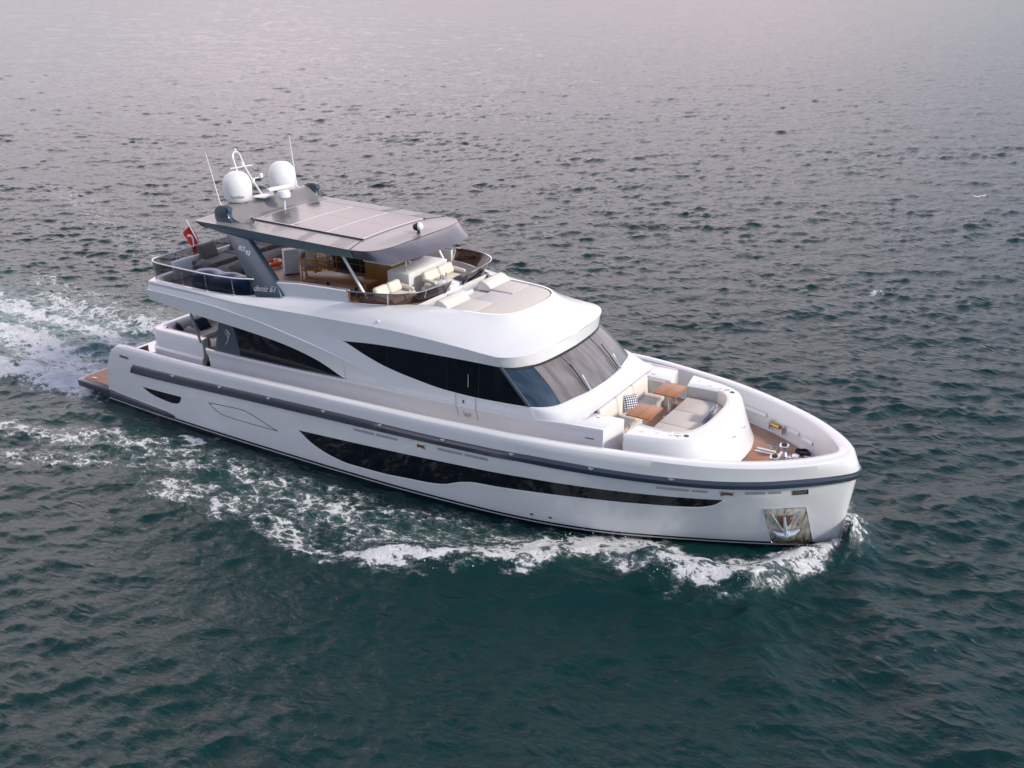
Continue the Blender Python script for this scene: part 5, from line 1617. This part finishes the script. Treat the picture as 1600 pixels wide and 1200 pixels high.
coil((26.25, -0.05, 2.065), 0.13, 3, 'pale mooring rope coiled right in the bow ahead of the windlass', mat('pale_braided_rope', (0.50, 0.47, 0.44), 0.9, bump=0.6, bscale=120))
# folding director chairs
def chair_parts(t):
    b = MB()
    for sy in (-0.27, 0.27):
        b.box((0, sy, 0.02), (0.52, 0.035, 0.04), bev=0.006)
        b.box((0, sy, 0.63), (0.54, 0.05, 0.03), bev=0.008)
        b.box((-0.22, sy, 0.48), (0.035, 0.035, 0.92), bev=0.006)
        b.box((0.23, sy, 0.33), (0.035, 0.035, 0.60), bev=0.006)
        b.box((0, sy, 0.42), (0.48, 0.03, 0.04), bev=0.006)
    for sx in (-0.16, 0.16):
        b.tube([(sx, -0.27, 0.04), (sx, 0.27, 0.42)], 0.017, 6)
        b.tube([(sx + 0.03, 0.27, 0.04), (sx + 0.03, -0.27, 0.42)], 0.017, 6)
    obj('frame', b, CHAIRW, t)
    obj('seat', MB().box((0.0, 0, 0.43), (0.42, 0.50, 0.015), bev=0.005), GREYC, t)
    obj('backrest', MB().box((-0.225, 0, 0.84), (0.02, 0.56, 0.20), bev=0.008), GREYC, t)
ch = thing('director_chair', 'honey coloured folding wooden chair at the after end of the dining table', 'chair', (9.05, -0.02, FZ + 0.005), (0, 0, R(28)), 'folding wooden chairs on the flybridge')
chair_parts(ch)
dup(ch, (8.98, 0.86, FZ + 0.005), (0, 0, R(-8)), 'folding wooden chair standing behind the nearer one beside the bar')
dup(ch, (8.60, 1.25, FZ + 0.005), (0, 0, R(-150)), 'folding wooden chair turned away beside the white panel')
# pale panel draped over a locker
wb = thing('deck_cooler', 'tall white cooler box with pale blue print standing beside the folding chairs', 'cooler', (7.93, 0.26, FZ), (0, 0, R(-38)))
obj('body', MB().box((0, 0, 0.46), (0.36, 0.52, 0.84), bev=0.03), mat('pale_blue_printed_plastic', (0.74, 0.76, 0.80), 0.5, var=0.22, vscale=5, vary=(0.80, 0.80, 0.80)), wb)
obj('base', MB().box((0, 0, 0.03), (0.34, 0.5, 0.06), bev=0.01), DARKF, wb)
fl = tag(obj('cream_towel', MB().box((8.42, 0.62, FZ + 0.55), (0.05, 0.55, 0.62), rot=(0.1, 0.12, -0.5), bev=0.02), CREAM, None), 'cream towel hung between the cooler and the folding chairs', 'towel')

# ------------------------------------------------------------------ the sea
def fft_tile(N, Lt, kp, seed, hs, wind=(-0.516, 0.857), iso=0.10):
    r = np.random.default_rng(seed)
    k1 = 2 * np.pi * np.fft.fftfreq(N, Lt / N)
    kx, ky = np.meshgrid(k1, k1, indexing='ij')
    k = np.hypot(kx, ky); k[0, 0] = 1e-6
    cosd = (kx * wind[0] + ky * wind[1]) / k
    S = np.exp(-1.25 * (kp / k) ** 2) * k ** -3.3 * (iso + (1 - iso) * cosd ** 4) * np.exp(-(k * 0.035) ** 2)
    S[0, 0] = 0
    A = np.sqrt(S) * (r.normal(size=k.shape) + 1j * r.normal(size=k.shape))
    out = []
    sc_ = None
    for cut in (1e9, 2 * np.pi / 0.9, 2 * np.pi / 2.6):
        F = A * np.exp(-(k / cut) ** 4)
        h = np.fft.ifft2(F).real
        if sc_ is None:
            sc_ = hs / (4 * h.std())
        dx = np.fft.ifft2(1j * kx / k * F).real * sc_
        dy = np.fft.ifft2(1j * ky / k * F).real * sc_
        out.append(np.stack([h * sc_, dx, dy], -1))
    return out
def sample(tile, Lt, x, y):
    N = tile.shape[0]
    u = (x / Lt * N) % N; v = (y / Lt * N) % N
    i, j = np.floor(u).astype(int), np.floor(v).astype(int)
    fu, fv = (u - i)[..., None], (v - j)[..., None]
    i1, j1 = (i + 1) % N, (j + 1) % N; i %= N; j %= N
    return tile[i, j] * (1-fu) * (1-fv) + tile[i1, j] * fu * (1-fv) + tile[i, j1] * (1-fu) * fv + tile[i1, j1] * fu * fv

def axis(lo, hi, step, grow_lo, grow_hi, far_lo, far_hi):
    core = list(np.arange(lo, hi + 1e-6, step))
    def arm(start, far, sg, grow):
        out, p, d = [], start, step
        while abs(p) < abs(far) or (sg > 0 and p < far) or (sg < 0 and p > far):
            d = d * (1 + grow) if abs(p - start) < 420 else d * 1.25
            p += sg * d; out.append(p)
            if len(out) > 3000: break
        return out
    a = arm(lo, far_lo, -1, grow_lo)[::-1]; c = arm(hi, far_hi, 1, grow_hi)
    return np.array(a + core + c)
XA = axis(-13, 36, 0.10, 0.0052, 0.012, -7000, 7000)
YA = axis(-21, 9, 0.10, 0.03, 0.0052, -7000, 7000)
X, Yg = np.meshgrid(XA, YA, indexing='ij')
dxs, dys = np.gradient(XA), np.gradient(YA)
SPC = np.maximum(dxs[:, None], dys[None, :])
T1 = fft_tile(512, 61.0, 2 * np.pi / 3.6, 3, 0.145)
T2 = fft_tile(512, 31.7, 2 * np.pi / 1.2, 5, 0.072, wind=(-0.80, 0.60), iso=0.2)
T0 = fft_tile(256, 173.0, 2 * np.pi / 16.0, 8, 0.12, wind=(-0.3, 0.95), iso=0.05)
ca, sa = math.cos(0.4), math.sin(0.4)
def waves(x, y, spc):
    def lod(T, Lt, x, y):
        a, b_, c_ = (sample(t, Lt, x, y) for t in T)
        w1 = np.clip((spc - 0.45) / 0.6, 0, 1)[..., None]; w2 = np.clip((spc - 1.8) / 1.5, 0, 1)[..., None]
        return (a * (1 - w1) + b_ * w1) * (1 - w2) + c_ * w2
    A_ = lod(T1, 61.0, x, y)
    B_ = lod(T2, 31.7, x * ca - y * sa, x * sa + y * ca)
    bx, by_ = B_[..., 1] * ca + B_[..., 2] * sa, -B_[..., 1] * sa + B_[..., 2] * ca
    fade = np.clip(1.6 - spc / 6.0, 0, 1)
    # gusts: the chop is livelier in some patches than in others
    gust = np.clip(1.0 + 0.9 * sample(T0[2], 173.0, x * 0.63 + 40, y * 0.63 - 20)[..., 0] / 0.03 * 0.16, 0.65, 1.35)
    sw = sample(T0[0], 173.0, x, y)
    return (A_[..., 0] + B_[..., 0]) * fade * gust + sw[..., 0], (A_[..., 1] + bx) * fade * 1.1 * gust, (A_[..., 2] + by_) * fade * 1.1 * gust
H, DX, DY = waves(X, Yg, SPC)

def stroke(pts, w, d, x=X, y=Yg):
    """soft band along a line: falls off with distance"""
    best = np.full(x.shape, 1e9)
    p = np.array(pts, float)
    for a, c in zip(p[:-1], p[1:]):
        v = c - a; l2 = (v ** 2).sum()
        t = np.clip(((x - a[0]) * v[0] + (y - a[1]) * v[1]) / l2, 0, 1)
        best = np.minimum(best, (x - a[0] - t * v[0]) ** 2 + (y - a[1] - t * v[1]) ** 2)
    return d * np.exp(-best / (w * w))
near = (X > -60) & (X < 45) & (Yg > -30) & (Yg < 60)
xi, yi = X[near], Yg[near]
# wobble of the sampling positions so that the bands get ragged edges
T3 = fft_tile(512, 40.0, 2 * np.pi / 3.0, 9, 1.0, wind=(0.9, 0.2), iso=0.4)[0]
wob = sample(T3, 40.0, xi, yi)
xw, yw = xi + 1.3 * wob[:, 1], yi + 1.3 * wob[:, 2]
def S(pts, w, d):
    return stroke(pts, w, d, xw, yw)
foam = np.zeros_like(xi)
for pts, w, d in (
    ([(27.5, -0.15), (27.1, -0.95), (26.7, -2.0), (26.3, -2.9), (25.6, -3.1), (25.0, -3.3)], 0.50, 1.0),
    ([(25.2, -3.2), (24.4, -3.5), (23.8, -3.9)], 0.45, 0.85),
    ([(27.3, -0.4), (26.3, -1.6), (25.3, -2.4), (24.3, -2.9), (23.2, -2.9)], 0.40, 0.78),
    ([(27.5, -0.1), (27.7, -0.5)], 0.35, 0.5), ([(27.45, -0.05), (27.3, -0.3)], 0.28, 1.1), ([(27.5, 0.1), (27.55, 0.6), (27.2, 1.4)], 0.35, 0.4),
    ([(24.2, -3.7), (23.2, -4.0), (22.2, -3.7), (21.2, -3.9)], 0.55, 0.62),
    ([(23.4, -2.7), (22.3, -2.95), (21.4, -3.3), (20.8, -4.1)], 0.42, 1.1),
    ([(20.9, -4.3), (20.2, -5.1), (19.2, -5.5), (18.6, -6.1), (17.9, -6.6), (17.0, -6.75), (16.3, -6.9)], 0.44, 1.0),
    ([(20.6, -4.3), (18.6, -5.1), (16.8, -5.8), (14.6, -6.1), (12.6, -6.3), (11.4, -6.6)], 0.8, 0.56),
    ([(16.0, -7.4), (14.6, -7.4), (12.4, -6.8), (11.5, -6.8)], 0.45, 0.62),
    ([(10.2, -6.5), (9.2, -6.9), (8.6, -7.0)], 0.5, 0.72),
    ([(14.9, -5.2), (12.2, -5.5), (10.0, -5.2)], 0.6, 0.68),
    ([(20.6, -3.7), (18.5, -4.2), (16, -4.6), (13.0, -4.7), (10.0, -4.8), (7.0, -4.8)], 0.7, 0.46),
    ([(9.0, -5.6), (7.5, -6.2), (5.5, -6.9), (4.2, -7.6), (2.0, -8.2)], 0.7, 0.54),
    ([(6.6, -5.2), (5.0, -5.5), (3.6, -6.0), (1.6, -6.6), (-1, -7.6)], 0.75, 0.60),
    ([(7.3, -3.9), (7.0, -4.3)], 0.25, 0.9),
    ([(0.6, -3.0), (-1.4, -3.0), (-3.5, -3.4), (-6.5, -3.6), (-10, -3.9), (-18, -4.5)], 1.0, 1.12),
    ([(0.2, -1.5), (-3, -1.5), (-6, -0.9), (-12, -0.5)], 1.0, 1.05),
    ([(0.2, 0.6), (-4.2, 0.9), (-8, 1.4), (-14, 2.2)], 1.0, 0.92),
    ([(0.8, 3.0), (-3.5, 2.6), (-7, 2.8), (-11, 3.2)], 1.0, 0.75),
    ([(2.5, 4.2), (-3.6, 4.2), (-9, 4.6), (-14, 5.5)], 1.0, 0.46),
    ([(0, 7), (-8, 10), (-18, 14), (-32, 20)], 1.6, 0.33),
    ([(27.5, 0.15), (26.6, 2.2), (24.5, 4.0), (21, 5.5), (17, 7.0), (10, 9), (2, 11)], 0.8, 0.75),
    ([(22.75, 24.6), (22.95, 24.5)], 0.13, 1.1), ([(23.4, 51.0), (23.6, 51.0)], 0.16, 0.9), ([(24.4, 44.5), (24.6, 44.5)], 0.14, 0.9)):
    foam = np.maximum(foam, S(pts, w, d))
# gaps: slow modulation of the density
modn = sample(T3, 23.0, xi * 1.0, yi * 1.0)[:, 0]
foam = foam * np.clip(1.0 + 0.55 * modn, 0.35, 1.5)
aer = np.maximum.reduce([S([(1, 0), (-4, 0), (-12, 0.5), (-30, 2)], 3.4, 0.95), S([(26, -2.6), (21, -3.9), (16, -5.8), (10, -5.8)], 0.8, 0.18), S([(10, -5.5), (4, -6)], 1.3, 0.12)])
# waves the boat makes
bw = (stroke([(27.5, -0.1), (27.0, -1.1), (26.5, -2.3), (25.9, -3.1), (24.6, -3.4), (23.5, -3.7)], 0.60, 0.46, xi, yi)
      + stroke([(23.2, -3.2), (21.5, -3.7), (20.2, -5.0), (18.6, -6.0), (17, -6.6)], 0.7, 0.24, xi, yi)
      - stroke([(25.6, -1.4), (24.5, -2.2), (22, -3.1)], 0.5, 0.10, xi, yi) + stroke([(27.45, 0), (27.3, 0.0)], 0.45, 0.22, xi, yi)
      + stroke([(27.6, -0.6), (29.0, -2.7), (30.6, -4.6), (33.5, -7.6)], 0.85, 0.14, xi, yi)
      - stroke([(26.6, -3.6), (27.6, -4.2), (29.6, -6.0), (31.5, -8.5)], 1.0, 0.10, xi, yi)
      + stroke([(26.3, -4.0), (27.0, -5.8), (27.9, -7.4)], 0.7, 0.10, xi, yi)
      + stroke([(27.6, 0.6), (29.5, 3.5), (32.5, 8), (37, 14)], 1.0, 0.14, xi, yi)
      + stroke([(31.5, 10.5), (36, 17)], 0.6, 0.08, xi, yi)
      + stroke([(27.5, 0.1), (26.5, 2.4), (24.5, 4.2), (20, 6)], 0.7, 0.32, xi, yi)
      + stroke([(9, -5.2), (5, -5.9), (0, -7.5), (-6, -9.5)], 0.8, 0.10, xi, yi)
      + stroke([(0.2, 0), (-1.5, 0)], 1.6, -0.18, xi, yi) + stroke([(-1.5, -3.2), (-8, -4)], 0.8, 0.34, xi, yi) + stroke([(-2, 3.0), (-8, 3.6)], 0.8, 0.34, xi, yi) + stroke([(-3.0, 0.3), (-7, 0.5)], 1.0, 0.34, xi, yi))
lump = sample(T1[0], 61.0, xi * 3.1 + 7, yi * 3.1)[:, 0] + 0.6 * sample(T2[0], 31.7, xi * 5.3, yi * 5.3 + 9)[:, 0]
rough = np.clip(foam, 0, 1.2)
dh_ = bw + rough * (0.04 + 0.95 * lump) * 0.60
# damp the open-sea chop where it would climb the hull
inside = (xi > 1.6) & (xi < 27.6)
halfb = LY[1](np.clip(xi, 1.9, 27.39))
dist = np.abs(yi) - halfb
damp = np.where(inside, np.clip(dist / 1.2, 0.0, 1), 1.0)
Hn = H[near] * (0.35 + 0.65 * damp) + dh_ * (0.25 + 0.75 * damp)
Hn = np.where(inside & (dist < 0.05), np.minimum(Hn, 0.03) - 0.02, Hn)
H[near] = Hn
DX[near] *= damp; DY[near] *= damp
V = np.stack([X + DX, Yg + DY, H], -1).reshape(-1, 3)
nx_, ny_ = X.shape
ii, jj = np.meshgrid(np.arange(nx_ - 1), np.arange(ny_ - 1), indexing='ij')
a = (ii * ny_ + jj).ravel()
F = np.stack([a, a + ny_, a + ny_ + 1, a + 1], 1).astype(np.int32)
me = D.meshes.new('sea')
me.vertices.add(len(V)); me.vertices.foreach_set('co', V.astype(np.float32).ravel())
me.loops.add(F.size); me.loops.foreach_set('vertex_index', F.ravel())
me.polygons.add(len(F)); me.polygons.foreach_set('loop_start', np.arange(0, F.size, 4, dtype=np.int32))
me.polygons.foreach_set('use_smooth', np.ones(len(F), bool))
me.update(calc_edges=True)
fa = np.zeros(X.shape, np.float32); fa[near] = np.clip(foam, 0, 1.4)
ae = np.zeros(X.shape, np.float32); ae[near] = np.clip(aer, 0, 1)
for nme, arr in (('foam', fa), ('aerated', ae)):
    at = me.attributes.new(nme, 'FLOAT', 'POINT'); at.data.foreach_set('value', arr.ravel())

def sea_mat():
    m = D.materials.new('sea_water'); m.use_nodes = True
    n = m.node_tree.nodes; l = m.node_tree.links.new
    b = n['Principled BSDF']
    t = n.new('ShaderNodeTexCoord')
    def noise(scale, detail, sx=1.0, sy=1.0, rot=0.0, dist=0.0, rough=0.55):
        mp_ = n.new('ShaderNodeMapping'); mp_.inputs['Rotation'].default_value = (0, 0, rot); mp_.inputs['Scale'].default_value = (sx, sy, 1)
        l(t.outputs['Object'], mp_.inputs[0])
        x = n.new('ShaderNodeTexNoise'); x.inputs['Scale'].default_value = scale; x.inputs['Detail'].default_value = detail
        x.inputs['Distortion'].default_value = dist; x.inputs['Roughness'].default_value = rough
        l(mp_.outputs[0], x.inputs['Vector'])
        return x
    fo = n.new('ShaderNodeAttribute'); fo.attribute_name = 'foam'
    ar = n.new('ShaderNodeAttribute'); ar.attribute_name = 'aerated'
    body = n.new('ShaderNodeMix'); body.data_type = 'RGBA'
    l(ar.outputs['Fac'], body.inputs['Factor'])
    body.inputs['A'].default_value = (0.0016, 0.0265, 0.0255, 1)
    body.inputs['B'].default_value = (0.07, 0.16, 0.15, 1)
    l(body.outputs['Result'], b.inputs['Base Color'])
    b.inputs['Roughness'].default_value = 0.06; b.inputs['IOR'].default_value = 1.333
    # ripples smaller than the mesh carries
    n1 = noise(1.5, 7, 1.0, 1.9, R(31), 0.6, 0.6); n1.noise_type = 'RIDGED_MULTIFRACTAL'; n1.normalize = True
    n2 = noise(5.5, 7, 1.0, 1.7, R(12), 0.5, 0.6)
    ad = n.new('ShaderNodeMath'); ad.operation = 'MULTIPLY_ADD'; l(n2.outputs['Fac'], ad.inputs[0]); ad.inputs[1].default_value = 0.55; l(n1.outputs['Fac'], ad.inputs[2])
    bp = n.new('ShaderNodeBump'); bp.inputs['Strength'].default_value = 1.0; bp.inputs['Distance'].default_value = 0.066
    l(ad.outputs[0], bp.inputs['Height']); l(bp.outputs[0], b.inputs['Normal'])
    # lace pattern
    f1 = noise(0.9, 10, 1.0, 1.5, R(8), 1.6, 0.62); f2 = noise(3.4, 9, 1.0, 1.4, R(-15), 1.2, 0.6)
    vmap = n.new('ShaderNodeMapping'); vmap.inputs['Scale'].default_value = (0.8, 1.3, 1)
    wv = n.new('ShaderNodeMix'); wv.data_type = 'VECTOR'; wv.inputs['Factor'].default_value = 0.25
    l(t.outputs['Object'], wv.inputs['A']); l(f2.outputs['Color'], wv.inputs['B'])
    l(wv.outputs['Result'], vmap.inputs[0])
    vo = n.new('ShaderNodeTexVoronoi'); vo.feature = 'DISTANCE_TO_EDGE'; vo.inputs['Scale'].default_value = 3.0
    l(vmap.outputs[0], vo.inputs['Vector'])
    vr = n.new('ShaderNodeMapRange'); vr.inputs['From Min'].default_value, vr.inputs['From Max'].default_value = 0.22, 0.0
    l(vo.outputs['Distance'], vr.inputs['Value'])
    f3 = noise(12.0, 9, 1.0, 1.3, R(20), 0.8, 0.65)
    def lin(pairs, const):
        prev = None
        for sock, k in pairs:
            x = n.new('ShaderNodeMath'); x.operation = 'MULTIPLY_ADD'; l(sock, x.inputs[0]); x.inputs[1].default_value = k
            if prev is None:
                x.inputs[2].default_value = const
            else:
                l(prev, x.inputs[2])
            prev = x.outputs[0]
        return prev
    pat = lin(((f1.outputs['Fac'], 1.0), (f2.outputs['Fac'], 0.85), (f3.outputs['Fac'], 0.75), (vr.outputs[0], 0.20)), -0.5 * 2.6 + 0.44)
    su = lin(((pat, 1.0), (fo.outputs['Fac'], 0.66)), 0.0)
    mk = n.new('ShaderNodeMapRange'); mk.interpolation_type = 'SMOOTHSTEP'
    mk.inputs['From Min'].default_value, mk.inputs['From Max'].default_value = 0.90, 1.10
    l(su, mk.inputs['Value'])
    thin = n.new('ShaderNodeMapRange'); thin.interpolation_type = 'SMOOTHSTEP'
    thin.inputs['From Min'].default_value, thin.inputs['From Max'].default_value = 0.66, 0.98
    thin.inputs['To Max'].default_value = 0.16
    l(su, thin.inputs['Value'])
    mxm = n.new('ShaderNodeMath'); mxm.operation = 'MAXIMUM'; l(mk.outputs[0], mxm.inputs[0]); l(thin.outputs[0], mxm.inputs[1])
    gate = n.new('ShaderNodeMapRange'); gate.inputs['From Min'].default_value, gate.inputs['From Max'].default_value = 0.05, 0.25
    l(fo.outputs['Fac'], gate.inputs['Value'])
    mk2 = n.new('ShaderNodeMath'); mk2.operation = 'MULTIPLY'; l(mxm.outputs[0], mk2.inputs[0]); l(gate.outputs[0], mk2.inputs[1])
    fs = n.new('ShaderNodeBsdfPrincipled'); fs.inputs['Base Color'].default_value = (0.80, 0.81, 0.81, 1); fs.inputs['Roughness'].default_value = 0.9
    fs.inputs['Specular IOR Level'].default_value = 0.15
    fb_ = n.new('ShaderNodeBump'); fb_.inputs['Strength'].default_value = 1.0; fb_.inputs['Distance'].default_value = 0.09
    l(pat, fb_.inputs['Height']); l(fb_.outputs[0], fs.inputs['Normal'])
    mx = n.new('ShaderNodeMixShader')
    l(mk2.outputs[0], mx.inputs[0]); l(b.outputs[0], mx.inputs[1]); l(fs.outputs[0], mx.inputs[2])
    l(mx.outputs[0], n['Material Output'].inputs[0])
    return m
me.materials.append(sea_mat())
sea = D.objects.new('sea', me); COL.objects.link(sea); sea['kind'] = 'structure'

# spray thrown up along the bow wave
bm = bmesh.new()
rr = random.Random(4)
def drop(p, r_):
    o = bmesh.ops.create_icosphere(bm, subdivisions=1, radius=r_)
    bmesh.ops.translate(bm, vec=p, verts=o['verts'])
line = smooth_line([(27.5, -0.2, 0), (27.0, -1.1, 0), (26.5, -2.3, 0), (25.9, -3.2, 0), (24.6, -3.6, 0), (23.8, -3.9, 0)], 60)
line2 = smooth_line([(23.0, -3.0, 0), (21.3, -3.5, 0), (20.2, -5.2, 0), (18.6, -6.2, 0), (17.0, -6.9, 0)], 60)
for L_, n_, hgt in ((line, 700, 0.50), (line2, 420, 0.30)):
    for k in range(n_):
        p = L_[rr.randrange(60)]
        q = rr.random() ** 2.2
        drop((p[0] + rr.gauss(0, 0.22), p[1] + rr.gauss(0, 0.22) - 0.25 * q, 0.12 + hgt * q), 0.006 + 0.016 * rr.random() ** 3)
ms = D.meshes.new('bow_spray'); bm.to_mesh(ms); bm.free()
ms.polygons.foreach_set('use_smooth', [True] * len(ms.polygons))
ms.materials.append(mat('white_water_drops', (0.82, 0.83, 0.83), 0.6))
sp_ = D.objects.new('bow_spray', ms); COL.objects.link(sp_); sp_['kind'] = 'stuff'
sp_['label'] = 'white drops of spray thrown off the bow wave'
